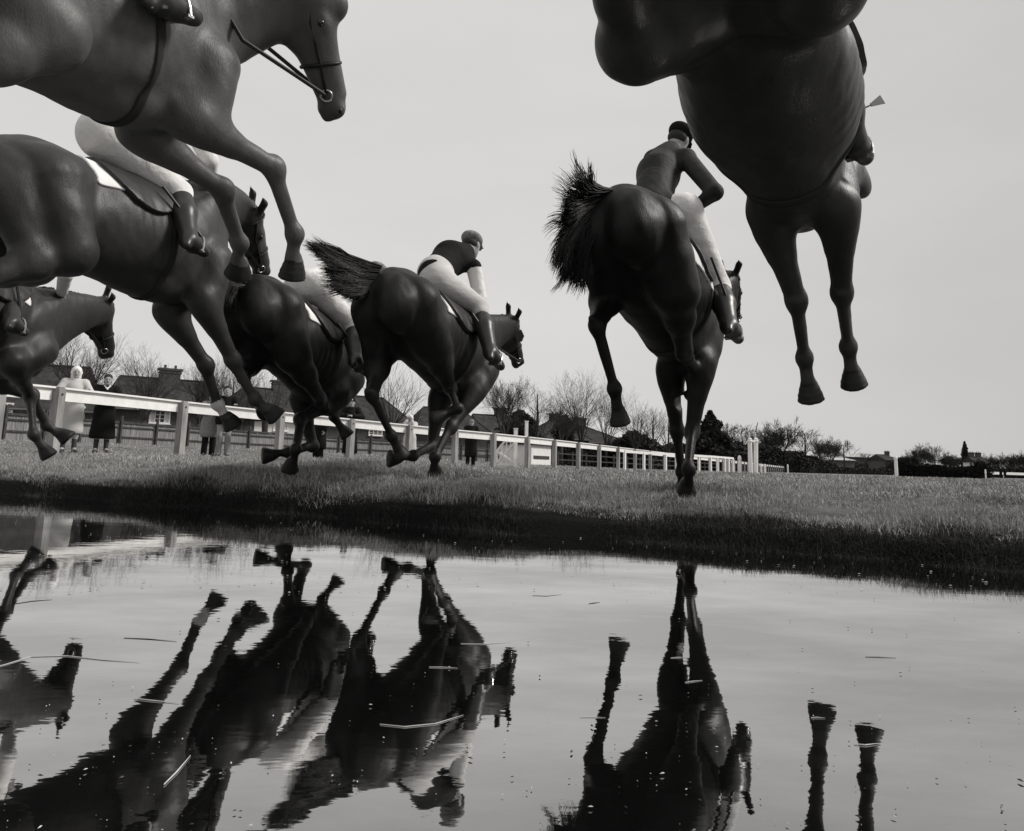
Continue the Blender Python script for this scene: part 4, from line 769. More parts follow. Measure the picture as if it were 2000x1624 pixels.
# ------------------------------------------------------------------ trees and hedges
M_BARK = mat('bark', .045, .95, .05, noise=(8, .6, 1.4)); M_TWIG = mat('twig', .05, .95, .05); M_FIR = mat('fir_needles', .030, .9, .05, noise=(3, .6, 1.5)); M_LEAF = mat('evergreen_leaf', .032, .8, .1, noise=(2, .6, 1.5))
def bare_tree(style, seed, detail=1.0, wmin=.012):
    """unit tree, 10 m tall; returns (trunk MB, crown MB)"""
    r = random.Random(seed); segs = []
    def grow(p, d, ln, rad, lvl, mx):
        n = 3 if lvl < 2 else 2; pts = [p.copy()]; q = p.copy(); dd = d.copy()
        for i in range(n):
            dd = nrm(dd+np.array((r.gauss(0, 1), r.gauss(0, 1), r.gauss(0, .6)))*(.05+.03*lvl)+np.array((0, 0, .11 if style != 'droop' else -.02)))
            q = q+dd*ln/n; pts.append(q.copy())
        rr = [max(rad*(1-.45*i/n), wmin) for i in range(n+1)]
        segs.append((lvl, pts, rr))
        if lvl >= mx: return
        k = {0: 0, 1: 6, 2: 5, 3: 4, 4: 4, 5: 3}[lvl]
        k = max(2, int(round(k*detail)))
        for i in range(k):
            f = r.uniform(.30, 1.0) if i else 1.0
            j = min(int(f*n), n-1); bp = pts[j]+(pts[j+1]-pts[j])*(f*n-j)
            s = r.uniform(.35, .85)*(1 if i else .3); a = r.uniform(0, 6.28)
            side = nrm(np.cross(dd, (math.cos(a), math.sin(a), .2)))
            nd = nrm(dd*math.cos(s)+side*math.sin(s))
            grow(bp, nd, ln*r.uniform(.52, .78), rr[-1]*r.uniform(.55, .8), lvl+1, mx)
    mx = 5 if detail >= 1 else 4
    tr = []
    if style == 'broad':
        th = 3.0; tr.append(([np.array((0, 0, -.3)), np.array((.03, 0, th*.5)), np.array((.0, .05, th))], [.36, .27, .24]))
        for i in range(5):
            a = i*1.257+r.uniform(-.4, .4); up = r.uniform(1.2, 2.3) if i else 5
            grow(np.array((0, .05, th-.1)), nrm(np.array((math.cos(a), math.sin(a), up))), r.uniform(2.5, 3.2), .13, 1, mx)
    elif style == 'upright':
        th = 2.6; tr.append(([np.array((0, 0, -.3)), np.array((.04, 0, th*.5)), np.array((-.03, .0, th))], [.30, .22, .2]))
        for i in range(9):
            a = i*.7+r.uniform(-.3, .3)
            grow(np.array((0, 0, th-.15)), nrm(np.array((math.cos(a), math.sin(a), r.uniform(2.6, 5)))), r.uniform(3.3, 4.6), .085, 2, mx)
    elif style == 'pollard':
        th = 3.6; tr.append(([np.array((0, 0, -.3)), np.array((.1, 0, th*.5)), np.array((.0, .0, th)), np.array((.02, 0, th+.3))], [.42, .34, .42, .30]))
        for i in range(26):
            a = i*2.4+r.uniform(-.3, .3); el_ = r.uniform(.25, 3.2)
            grow(np.array((math.cos(a)*.25, math.sin(a)*.25, th+r.uniform(-.2, .2))), nrm(np.array((math.cos(a), math.sin(a), el_))), r.uniform(2.6, 4.2), .05, 3, mx)
    else:   # tall central leader
        tr.append(([np.array((0, 0, -.3)), np.array((.05, 0, 3)), np.array((-.04, .04, 6)), np.array((0, 0, 8.3))], [.26, .2, .11, .04]))
        for i in range(22):
            f = r.uniform(.25, .97); a = i*2.4; L_ = (1-f)*3.3+1.0
            grow(np.array((0, 0, 8.3*f)), nrm(np.array((math.cos(a), math.sin(a), r.uniform(.5, 1.5)))), L_, .06*(1.2-f), 3, mx)
    mt, mc = MB(), MB()
    for p, q in tr: mt.tube(p, q, 9)
    for lvl, p, q in segs: mc.tube(p, q, 5 if lvl <= 2 else 3, cap=False)
    return mt, mc
TREE_MESH = {}
def tree_meshes(style, seed, detail, wmin):
    k = (style, seed, detail, wmin)
    if k not in TREE_MESH:
        mt, mc = bare_tree(style, seed, detail, wmin); a = fast_mesh('trunk', mt.v, mt.f, True); b = fast_mesh('crown', mc.v, mc.f, False)
        a.materials.append(M_BARK); b.materials.append(M_TWIG)
        zz = np.array(mc.v)[:, 2].max(); TREE_MESH[k] = (a, b, zz)
    return TREE_MESH[k]
def plant_tree(px, ytop, Y, style, seed, label, detail=1.0, wscale=1.0, rot=None, group=None, wmin=None):
    g = at(px, 900, Y); z0 = gz(g[0], g[1]); H_ = at(px, ytop, Y)[2]-z0
    wmin = wmin or (.005 if Y < 70 else .008 if Y < 130 else .02)
    a, b, zz = tree_meshes(style, seed, detail, wmin); s = H_/zz
    t = thing('bare_tree', label, 'tree', (g[0], g[1], z0), group); t.scale = (s*wscale, s*wscale, s); t.rotation_euler = (0, 0, rot if rot is not None else px*.37)
    for nm, me in (('trunk', a), ('crown', b)):
        o = bpy.data.objects.new(nm, me); COL.objects.link(o); o.parent = t
TREES = [(132, 636, 50, 'broad', 1, 'bare tree with forking branches above the woman in the headscarf', 1.0, 1.0), (274, 662, 52, 'broad', 2, 'bare tree in front of the brick house, left of its chimney', 1.0, 1.0),
 (382, 690, 56, 'broad', 3, 'bare tree with level twigs right of the broad chimney', 1.0, 1.0), (436, 664, 50, 'pollard', 4, 'bare pollard with dark knuckles behind the leaning men', 1.0, .9),
 (512, 676, 64, 'pollard', 5, 'bare pollard with a fan of shoots above the long tiled house', 1.0, .85), (462, 672, 70, 'upright', 6, 'slim bare tree seen between the hanging forelegs', 1.0, 1.0), (762, 676, 78, 'pollard', 7, 'bare pollard seen under the galloping horse in mid field', 1.0, .9),
 (986, 722, 82, 'broad', 8, 'tall broad bare tree behind the lattice gate', 1.0, .95), (1047, 748, 88, 'leader', 9, 'bare tree with a straight stem right of the broad one', 1.0, 1.15), (1096, 768, 92, 'broad', 10, 'smaller round-headed bare tree with dense twigs', 1.0, 1.1),
 (1134, 712, 96, 'upright', 11, 'tallest fan-shaped bare tree with upright shoots', 1.0, 1.0), (1184, 736, 102, 'upright', 12, 'bare fan-shaped tree partly behind the raised hind hoof', 1.0, .9), (1242, 752, 100, 'upright', 13, 'wide fan-shaped bare tree left of the landing horse', 1.0, 1.2),
 (1276, 790, 108, 'leader', 14, 'thin bare tree beside the wide fan-shaped one', 1.0, 1.0), (1306, 800, 112, 'leader', 15, 'thin bare tree close behind the landing forelegs', 1.0, 1.0), (1362, 828, 120, 'broad', 16, 'low bare tree on the left of the fir', .9, 1.0)]
for px, yt, Y, st, sd_, lb, dt, ws in TREES: plant_tree(px, yt, Y, st, sd_, lb, dt, ws)
g_ = 'bare trees in the far row beyond the tall white posts'
for i, (px, yt, Y, st, sd_, ws) in enumerate([(1422, 826, 170, 'leader', 20, 1.2), (1450, 826, 175, 'leader', 21, 1.2), (1478, 838, 180, 'leader', 20, 1.1), (1502, 832, 180, 'broad', 23, 1.0), (1526, 812, 175, 'broad', 24, 1.15), (1573, 834, 185, 'leader', 21, 1.4), (1604, 848, 190, 'broad', 23, 1.1), (1624, 850, 195, 'broad', 24, 1.0), (1649, 858, 200, 'leader', 20, 1.2)]):
    plant_tree(px, yt, Y, st, sd_, 'dark bare tree in the far row right of the fir', 1.0, ws, group=g_)
g2 = 'far grey trees on the right skyline'
for px, yt, Y, st, sd_, ws in [(1782, 878, 260, 'broad', 23, 1.1), (1800, 862, 250, 'broad', 24, 1.1), (1826, 868, 255, 'leader', 21, 1.1), (1846, 882, 260, 'broad', 23, 1.4), (1866, 886, 265, 'broad', 24, 1.4), (1944, 884, 260, 'broad', 23, 1.3), (1974, 882, 255, 'broad', 24, 1.3), (1998, 878, 250, 'broad', 23, 1.3), (1690, 884, 270, 'leader', 20, 1.4), (1722, 888, 280, 'leader', 21, 1.4), (1768, 884, 262, 'broad', 23, 1.2), (1812, 872, 258, 'broad', 24, 1.0), (1858, 880, 268, 'broad', 23, 1.2), (1912, 886, 270, 'broad', 24, 1.2), (1928, 884, 268, 'broad', 23, 1.2), (1960, 886, 262, 'leader', 21, 1.4), (1986, 884, 258, 'broad', 24, 1.2)]:
    plant_tree(px, yt, Y, st, sd_, 'small far bare tree on the skyline right of the pale roofs', 1.0, ws, group=g2)
def leafy(name, label, cat, px, ytop, Y, prof, n, leaf, seed, mat_, trunk=.2):
    """evergreen: profile of (height fraction, radius m), many small leaf faces through the crown"""
    g = at(px, 900, Y); z0 = gz(g[0], g[1]); H_ = at(px, ytop, Y)[2]-z0; r = np.random.default_rng(seed)
    t = thing(name, label, cat, (g[0], g[1], z0)); c = np.array((g[0], g[1], z0))
    f = r.random(n)**.8; rad = np.interp(f, [p[0] for p in prof], [p[1] for p in prof]); a = r.uniform(0, 6.283, n)
    lob = 1+.28*np.sin(a*3+f*17)+.18*np.sin(a*5-f*31+1); rr = rad*np.sqrt(r.uniform(.12, 1.0, n))*lob
    P = np.stack([np.cos(a)*rr, np.sin(a)*rr, f*H_+r.normal(0, .12, n)], -1)+c
    d1 = r.normal(size=(n, 3)); d1 /= np.linalg.norm(d1, axis=1)[:, None]; d2 = np.cross(d1, r.normal(size=(n, 3))); d2 /= np.linalg.norm(d2, axis=1)[:, None]
    L_ = leaf*r.uniform(.6, 1.4, n)[:, None]
    V = np.stack([P-d1*L_, P+d2*L_*.5, P+d1*L_, P-d2*L_*.5], 1).reshape(-1, 3); q = np.arange(n*4).reshape(-1, 4)
    child('crown', V, q, t, mat_)
    mb = MB(); mb.tube([c-np.array((0, 0, .2)), c+np.array((0, 0, H_*.5)), c+np.array((0, 0, H_*.96))], [trunk, trunk*.7, .03], 8); mb.build('trunk', M_BARK, t)
leafy('fir_tree', 'dark layered fir tree right of the landing horse', 'tree', 1388, 806, 118, [(0, .3), (.12, 2.2), (.3, 3.1), (.5, 2.6), (.62, 2.2), (.7, 1.2), (.78, 1.5), (.9, .6), (1, .1)], 9000, .34, 5, M_FIR, .25)
leafy('poplar', 'narrow pointed poplar left of the small far white house', 'tree', 1886, 864, 250, [(0, .6), (.2, 1.2), (.5, 1.25), (.8, .7), (1, .1)], 2500, .35, 6, M_LEAF)
leafy('holly_tree', 'dark rounded holly tree behind the lattice gate', 'tree', 1014, 806, 96, [(0, .6), (.3, 2.2), (.6, 2.4), (.85, 1.6), (1, .4)], 5000, .25, 8, M_LEAF)
leafy('ivy_clad_stump', 'dark ivy-clad pollard head between the round-headed and the tallest tree', 'tree', 1102, 814, 98, [(0, .5), (.5, .9), (.7, 1.5), (.9, 1.2), (1, .3)], 4000, .2, 9, M_LEAF)
leafy('yew_tree', 'dark yew bush left of the fir behind the rail', 'tree', 1238, 846, 104, [(0, 2.), (.4, 3.2), (.8, 2.2), (1, .5)], 6000, .28, 10, M_LEAF)
leafy('round_bush', 'dark round bush on the skyline under the far trees', 'bush', 1770, 896, 255, [(0, 5), (.5, 6), (1, 2)], 3000, .6, 11, M_LEAF)
def hedge(label, pts, h, w_, n, leaf, seed, mat_, name='hedge', cat='hedge'):
    """bank of leaves along a line of (px, Y); h heights per point"""
    P = [at(px, 905, Y) for px, Y in pts]; P = np.array([[p[0], p[1], gz(p[0], p[1])] for p in P]); h = np.broadcast_to(np.array(h, float), (len(P),)); r = np.random.default_rng(seed)
    t = thing(name, label, cat, P[0])
    cum = np.concatenate([[0], np.cumsum(np.linalg.norm(np.diff(P, axis=0), axis=1))]); s = r.uniform(0, cum[-1], n)
    C_ = np.stack([np.interp(s, cum, P[:, k]) for k in range(3)], -1); hh = np.interp(s, cum, h)*(1+.10*np.sin(s*.9+seed)+.08*np.sin(s*2.3))
    d = nrm(P[-1]-P[0]); nn = np.array((-d[1], d[0], 0)); th = r.uniform(0, np.pi, n); q = r.uniform(.72, 1.0, n)
    Z = hh*np.clip(np.sin(th)*1.25, 0, 1)*q; X = np.clip(np.cos(th)*1.25, -1, 1)*w_/2*q
    Q_ = C_+nn*X[:, None]+np.stack([0*Z, 0*Z, Z], -1)
    d1 = r.normal(size=(n, 3)); d1 /= np.linalg.norm(d1, axis=1)[:, None]; d2 = np.cross(d1, r.normal(size=(n, 3))); d2 /= np.linalg.norm(d2, axis=1)[:, None]; L_ = leaf*r.uniform(.6, 1.5, n)[:, None]
    V = np.stack([Q_-d1*L_, Q_+d2*L_*.5, Q_+d1*L_, Q_-d2*L_*.5], 1).reshape(-1, 3)
    child('foliage', V, np.arange(n*4).reshape(-1, 4), t, mat_)
    core = MB(); m = 30
    for i in range(len(P)-1):
        hm = .8*min(h[i], h[i+1]); core.beam(P[i]+np.array((0, 0, hm/2)), P[i+1]+np.array((0, 0, hm/2)), w_*.7, hm)
    core.build('stems', M_BARK, t)
hedge('tall dark hedge behind the rail between the fir and the tall white posts', [(1405, 150), (1480, 160), (1560, 168), (1625, 178)], [5.2, 5., 4.0, 1.8], 4, 16000, .32, 21, M_LEAF)
hedge('dark garden hedge behind the field fence under the fan-shaped trees', [(1110, 100), (1200, 108), (1290, 116), (1400, 130)], [2.6, 3., 3.6, 4.2], 3, 12000, .25, 22, M_LEAF)
hedge('low dark boundary hedge along the far edge of the course', [(1585, 150), (1680, 170), (1756, 185)], 1.25, 1.6, 6000, .25, 23, M_LEAF)
hedge('far dark hedge line at the right edge below the skyline trees', [(1780, 230), (1900, 235), (2060, 240)], [3.0, 2.6, 3.6], 3, 7000, .4, 24, M_LEAF)
hedge('distant dark belt of shrubs on the skyline between the pale roofs and the poplar', [(1640, 290), (1760, 300), (1880, 305), (2070, 310)], [3.2, 4.4, 3.4, 5.0], 6, 9000, .55, 26, M_LEAF)
M_BIRCH = mat('birch_twigs', .018, .95, .05, noise=(6, .6, 1.5))
hedge('black clipped birch fence standing across the course on the right', [(1758, 66), (1790, 64.5), (1885, 61), (1921, 59.5)], [1.05, .92, .9, .92], .9, 14000, .075, 25, M_BIRCH, 'birch_fence', 'jump')
for px, Y, hh, lb in ((1764, 65, 1.15, 'round black bush at the left end of the birch fence'), (1914, 59.3, .86, 'round black bush at the right end of the birch fence')):
    leafy('clipped_bush', lb, 'bush', px, at(0, 0, 1)[0]*0+926-hh*F/Y, Y, [(0, .7), (.5, .75), (.9, .55), (1, .2)], 2500, .07, int(px), M_BIRCH, .05)
def far_rail():
    P = [at(px, 920, Y) for px, Y in ((1915, 150), (1960, 155), (2005, 160), (2060, 166))]; P = [np.array((p[0], p[1], gz(p[0], p[1]))) for p in P]
    t = thing('far_rail', 'distant low white rail at the right edge beyond the birch fence', 'rail', P[0])
    for i in range(3):
        mb = MB(); mb.beam(P[i]+np.array((0, 0, .95)), P[i+1]+np.array((0, 0, .95)), .1, .5); mb.build('rail', M_WHITE, t)
    for p in P: mb = MB(); mb.box(p+np.array((0, 0, .45)), (.15, .15, .9)); mb.build('post', M_WHITE, t)
far_rail()

# ------------------------------------------------------------------ people
M_SKIN = mat('skin', .33, .6, .3); M_SILKW = mat('white_cloth', .72, .75, .2, bump=(9, .7, .03), noise=(5, .88, 1.05)); M_BLACK = mat('black_cloth', .010, .8, .1, bump=(9, .7, .03)); M_DKCOAT = mat('dark_wool', .014, .9, .05)
M_PALECOAT = mat('pale_coat', .50, .9, .05, noise=(4, .9, 1.06)); M_GREYCOAT = mat('grey_tweed', .24, .95, .05, noise=(30, .7, 1.3)); M_BOOT = mat('boot_leather', .022, .38, .4); M_HAIR = mat('hair', .03, .8); M_SCARF = mat('headscarf', .70, .8)
M_STRIPE = None; M_CHECK = mat('cap_check', .20, .9, .05, noise=(26, .45, 1.5)); M_DKSILK = mat('dark_silk', .04, .6, .3, bump=(8, .8, .03)); M_LEATHER = mat('tack_leather', .012, .5, .3); M_METAL = mat('stirrup_iron', .45, .3, .5, metal=.9); M_LIP = mat('mouth', .10, .7)
def arr(J): return {k: np.array(v, float) for k, v in J.items()}
def body_prims(J, s=1.0, curl=.6):
    """one continuous body: trunk, head with face, tapering limbs, hands with separate fingers"""
    P = []; up = nrm(J['nek']-J['pel']); f = nrm(J['face']); hu = nrm(J['hea']-J['nek']); hu = nrm(hu-(hu@f)*f*.999); rt_ = nrm(np.cross(f, hu)); Fh = np.stack([f, rt_, hu])
    P += [rc(J['pel'], J['che'], .115*s, .13*s, .08), rc(J['shoL'], J['shoR'], .058*s, .058*s, .06), rc(J['hipL'], J['hipR'], .095*s, .095*s, .06), rc(J['che'], J['nek'], .10*s, .055*s, .07), rc(J['nek'], J['hea'], .052*s, .05*s, .04)]
    h = J['hea']
    P += [el(h+hu*.02*s, (.092*s, .073*s, .105*s), Fh, .03), el(h+f*.028*s-hu*.055*s, (.058*s, .052*s, .060*s), Fh, .03), rc(h+f*.088*s+hu*.012*s, h+f*.108*s-hu*.022*s, .009*s, .014*s, .015),
          el(h+f*.066*s-hu*.088*s, (.022*s, .026*s, .018*s), Fh, .02), rc(h+f*.080*s+hu*.034*s+rt_*.03*s, h+f*.080*s+hu*.034*s-rt_*.03*s, .013*s, .013*s, .015)]
    for q in (1, -1): P.append(el(h+rt_*.074*s*q-hu*.005*s, (.018*s, .008*s, .03*s), Fh, .01))
    for S_ in 'LR':
        P += [rc(J['sho'+S_], J['elb'+S_], .052*s, .040*s, .03), rc(J['elb'+S_], J['wri'+S_], .042*s, .027*s, .02), rc(J['hip'+S_], J['kne'+S_], .092*s, .058*s, .05), rc(J['kne'+S_], J['kne'+S_]*.65+J['ank'+S_]*.35, .056*s, .058*s, .03), rc(J['kne'+S_]*.65+J['ank'+S_]*.35, J['ank'+S_], .058*s, .036*s, .03),
              rc(J['ank'+S_], J['toe'+S_], .036*s, .03*s, .03)]
        w_, e = J['wri'+S_], J['elb'+S_]; a = nrm(w_-e); pn = J.get('palm'+S_); pn = nrm(np.cross(a, (0, 0, 1))+1e-3) if pn is None else nrm(pn); pn = nrm(pn-(pn@a)*a); sd = np.cross(a, pn)*(1 if S_ == 'R' else -1)
        P.append(el(w_+a*.052*s, (.050*s, .040*s, .015*s), np.stack([a, sd, pn]), .015))
        for i, L_ in enumerate((.070, .080, .075, .058)):
            b = w_+a*.095*s+sd*(.027-.018*i)*s; c = b+(a*math.cos(curl*.6)+pn*math.sin(curl*.6))*L_*.5*s; d = c+(a*math.cos(curl*1.9)+pn*math.sin(curl*1.9))*L_*.5*s
            P += [rc(b-a*.02*s, c, .0095*s, .0088*s, .004), rc(c, d, .0088*s, .0075*s, .004)]
        b = w_+a*.03*s+sd*.034*s; c = b+nrm(a*.7+sd*.6+pn*.3)*.034*s; d = c+nrm(a*.8+sd*.1+pn*.5)*.030*s
        P += [rc(b, c, .012*s, .010*s, .006), rc(c, d, .010*s, .008*s, .004)]
    return P, (f, rt_, hu)
def sleeve(J, S_, g, end=1.0):
    e = J['elb'+S_]; w_ = e+(J['wri'+S_]-e)*end
    return [rc(J['sho'+S_], e, .066+g, .054+g, .03), rc(e, w_, .054+g, .040+g, .02)]
def torso_p(J, g, low=.0):
    m = J['pel']*.5+J['che']*.5
    return [rc(J['pel']+(J['pel']-J['che'])*low, J['che'], .128+g, .140+g, .08), rc(J['shoL'], J['shoR'], .064+g, .064+g, .07), rc(J['che'], J['nek']-(J['nek']-J['che'])*.25, .115+g, .068+g, .06), rc(J['hipL']*.6+J['pel']*.4, J['hipR']*.6+J['pel']*.4, .10+g, .10+g, .08)]
def leg_p(J, g, k0=.0, kneeonly=False, loose=0.0):
    P = [rc(J['hipL'], J['hipR'], .112+g, .112+g, .06), rc(J['pel'], J['pel']*.7+J['che']*.3, .125+g, .125+g, .06)]
    for S_ in 'LR':
        P += [rc(J['hip'+S_], J['kne'+S_], .112+g+loose, .072+g, .05), rc(J['kne'+S_], J['kne'+S_]*(1-k0)+J['ank'+S_]*k0, .070+g, .066+g, .03)]
    return P
def boot_p(J, S_, top=.25, g=0.0):
    k, a, t_ = J['kne'+S_], J['ank'+S_], J['toe'+S_]; b = k*(1-top)+a*top; d = nrm(t_-a)
    return [rc(b, k*.55+a*.45, .071+g, .074+g, .02), rc(k*.55+a*.45, a, .074+g, .050+g, .03), rc(a, a+(t_-a)*.45, .052+g, .046+g, .03), rc(a+(t_-a)*.4, t_, .047+g, .034+g, .02), rc(a-d*.03+(a-k)*.06, a-d*.035+(a-k)*.15, .036, .03, .02)]
def make_person(name_label, J, loc, clothes, h=.013, s=1.0, group=None, curl=.6, cat='person', name='person', face=True):
    J = arr(J); P, Fh = body_prims(J, s, curl); f, rt_, hu = Fh
    V, Q = sdf_mesh(P, h); t = thing(name, name_label, cat, loc, group); child('body', V, relax(V, Q, 1, .3) if False else Q, t, M_SKIN, True)
    for nm, m, pr, hh in clothes(J, f, rt_, hu):
        V, Q = sdf_mesh(pr, hh); V = relax(V, Q, 1, .4); child(nm, V, Q, t, m, True)
    if face:
        for q in (1, -1):
            mb = MB(); mb.lathe([(.001, -.009), (.009, -.004), (.009, .004), (.001, .009)], J['hea']+f*.084*s+hu*.014*s+rt_*.031*q*s, 8); mb.build('eye', M_EYE, t, True)
        mb = MB(); c = J['hea']+f*.088*s-hu*.052*s; mb.tube([c-rt_*.024+hu*.004-f*.006, c, c+rt_*.024+hu*.004-f*.006], [.004, .0065, .004], 6); mb.build('mouth', M_LIP, t)
    return t
def standing(px, Y, hgt, face_az, pose='down', lean=0.0, zoff=0.0):
    """joints of someone standing behind the rail; face_az 0 = towards the camera side, radians"""
    g = at(px, 890, Y); z0 = gz(g[0], g[1])+zoff; s = hgt/1.70
    f = np.array((math.sin(face_az), -math.cos(face_az), 0)); r = np.array((-f[1], f[0], 0))*-1.0      # r = the person's right
    o_ = np.array((g[0], g[1], z0)); W_ = lambda fx, rx, z: o_+(f*fx+r*rx+np.array((0, 0, z)))*s
    J = dict(pel=W_(0, 0, .95), che=W_(.02+lean*.6, 0, 1.27), nek=W_(.03+lean, 0, 1.46), hea=W_(.06+lean*1.15, 0, 1.585), face=f+np.array((0, 0, -.05)))
    for S_, q in (('L', -1), ('R', 1)):
        J['sho'+S_] = W_(.02+lean*.85, .17*q, 1.39); J['hip'+S_] = W_(0, .09*q, .92); J['kne'+S_] = W_(.02, .095*q, .50); J['ank'+S_] = W_(0, .10*q, .085); J['toe'+S_] = W_(.15, .13*q, .03)
        if pose == 'down': J['elb'+S_] = W_(-.02, .24*q, 1.10); J['wri'+S_] = W_(.06, .24*q, .86)
        elif pose == 'clasp': J['elb'+S_] = W_(.14+lean*.6, .30*q, 1.20); J['wri'+S_] = W_(.32+lean*.6, .07*q, 1.225); J['palm'+S_] = np.array((0, 0, -1.))
        elif pose == 'rail': J['elb'+S_] = W_(.10+lean*.6, .30*q, 1.17); J['wri'+S_] = W_(.30+lean*.5, .24*q, 1.235); J['palm'+S_] = np.array((0, 0, -1.))
        elif pose == 'fold': J['elb'+S_] = W_(.06, .27*q, 1.10); J['wri'+S_] = W_(.22, -.02*q, 1.14)
        elif pose == 'face': J['elb'+S_] = W_(.26, .22*q, 1.22); J['wri'+S_] = W_(.20, .09*q, 1.50)
    return arr(J), o_, s
def skirt(J, hem, flare, g=0.0, s=1.0):
    """lower part of a coat down to height hem above the feet"""
    b = (J['ankL']+J['ankR'])/2; p = J['pel']; z = b[2]-.085*s+hem; A = np.eye(3)
    rt_ = nrm(J['hipR']-J['hipL']); c = []
    for i in range(6):
        t_ = i/5; q = p*(1-t_)+np.array((b[0], b[1], z+.05))*t_; w_ = .150+flare*t_+g; c.append(el(q, (w_, .12+flare*.7*t_+g, .13), np.stack([rt_, np.cross((0, 0, 1), rt_), np.array((0, 0, 1.))]), .10))
    return c+[cut(np.array((b[0], b[1], z)), (0, 0, -1), .005, .8)]
def coat(J, hem, flare=.04, g=.0, s=1.0):
    P = torso_p(J, g)+skirt(J, hem, flare, g, s)[:-1]+sleeve(J, 'L', g, .93)+sleeve(J, 'R', g, .93)
    b = (J['ankL']+J['ankR'])/2; z = b[2]-.085*s+hem
    return P+[('cut', np.array((b[0], b[1], z)), np.array((0, 0, -1.)), 0, 0, .005, .45)]
def hair_p(J, f, r, u, s=1.0): return [el(J['hea']+u*.062*s-f*.022*s, (.104*s, .088*s, .082*s), np.stack([f, r, u]), .02), el(J['hea']-f*.045*s-u*.02*s, (.068*s, .084*s, .095*s), np.stack([f, r, u]), .02)]
def scarf_p(J, f, r, u, s=1.0):
    h = J['hea']; A = np.stack([f, r, u])
    return [el(h+u*.035*s-f*.022*s, (.108*s, .096*s, .105*s), A, .03), el(h-f*.04*s-u*.06*s, (.075*s, .095*s, .11*s), A, .03), rc(h+r*.085*s-f*.0*s, h-u*.12*s+f*.035*s, .022*s, .02*s, .03), rc(h-r*.085*s-f*.0*s, h-u*.12*s+f*.035*s, .022*s, .02*s, .03), rc(h-u*.125*s+f*.04*s+r*.02, h-u*.15*s+f*.05*s, .022, .012, .02)]
def cap_p(J, f, r, u, s=1.0, peak=.06):
    h = J['hea']; A = np.stack([f, r, u])
    return [el(h+u*.062*s-f*.012*s, (.115*s, .098*s, .068*s), A, .02), el(h+u*.045*s+f*.10*s, (peak*s, .066*s, .010*s), A, .012)]
def two_legs(J, mat_, g=.0):
    return [('trousers', mat_, leg_p(J, g-.02, .95, loose=-.01)+[rc(J['kne'+S_], J['ank'+S_], .075, .072, .03) for S_ in 'LR'], .015)]
def shoes(J): return [('shoe', M_BOOT, [rc(J['ank'+S_]-np.array((0, 0, .03)), J['toe'+S_], .048, .038, .02)], .013) for S_ in 'LR']

J_, L_, s_ = standing(131, 15.1, 1.68, .55, 'rail')
make_person('smiling woman in a white headscarf and long pale coat at the rail', J_, L_, lambda J, f, r, u: [('coat', M_PALECOAT, coat(J, .38, .05, .015, s_), .015), ('headscarf', M_SCARF, scarf_p(J, f, r, u, s_), .011), ('coat_seam', M_GREYCOAT, [rc(J['che']+f*.155-np.array((0, 0, .05)), J['pel']+f*.155-np.array((0, 0, .42)), .006, .007, .004), rc(J['nek']+f*.07+r*.03, J['che']+f*.15-np.array((0, 0, .05)), .008, .006, .01), rc(J['nek']+f*.07-r*.03, J['che']+f*.15-np.array((0, 0, .05)), .008, .006, .01)], .008)]+shoes(J)+[('stockings', mat('stocking', .06, .8), [rc(J['kne'+S_], J['ank'+S_], .06, .045, .03) for S_ in 'LR'], .014)], .011, s_)
J_, L_, s_ = standing(195, 16.1, 1.62, .50, 'clasp', .10)
make_person('smiling dark-haired woman in a long black coat with hands clasped on the rail', J_, L_, lambda J, f, r, u: [('coat', M_DKCOAT, coat(J, .30, .07, .02, s_), .015), ('hair', M_HAIR, hair_p(J, f, r, u, s_), .011), ('collar', M_SCARF, [rc(J['nek']+r*.05+f*.05, J['nek']+f*.10-np.array((0, 0, .07)), .022, .014, .02), rc(J['nek']-r*.05+f*.05, J['nek']+f*.10-np.array((0, 0, .07)), .022, .014, .02)], .01), ('stockings', mat('dark_stocking', .05, .8), [rc(J['kne'+S_], J['ank'+S_], .06, .045, .03) for S_ in 'LR'], .014)]+shoes(J), .011, s_)
J_, L_, s_ = standing(405, 19.4, 1.58, .5, 'rail', .06)
make_person('fair-haired man in a grey tweed coat and dark trousers, partly hidden by a galloping hoof', J_, L_, lambda J, f, r, u: [('coat', M_GREYCOAT, coat(J, .48, .03, .02, s_), .015), ('hair', mat('fair_hair', .30, .9), hair_p(J, f, r, u, s_), .012)]+two_legs(J, M_BLACK)+shoes(J), .013, s_)
J_, L_, s_ = standing(434, 19.2, 1.74, .35, 'rail', .14)
make_person('dark-haired man in a black jacket leaning on the rail beside the tweed coat', J_, L_, lambda J, f, r, u: [('jacket', M_DKCOAT, coat(J, .80, .0, .02, s_), .015), ('hair', M_HAIR, hair_p(J, f, r, u, s_), .012)]+two_legs(J, M_GREYCOAT)+shoes(J), .013, s_)
J_, L_, s_ = standing(621, 22.0, 1.70, -.5, 'down')
make_person('bare-headed man in a long black coat standing behind the landing foreleg', J_, L_, lambda J, f, r, u: [('coat', M_BLACK, coat(J, .32, .04, .03, s_), .016), ('hair', mat('grey_hair', .22, .9), hair_p(J, f, r, u, s_), .012)]+two_legs(J, M_BLACK, .02)+shoes(J), .013, s_)
J_, L_, s_ = standing(682, 22.9, 1.86, .1, 'clasp')
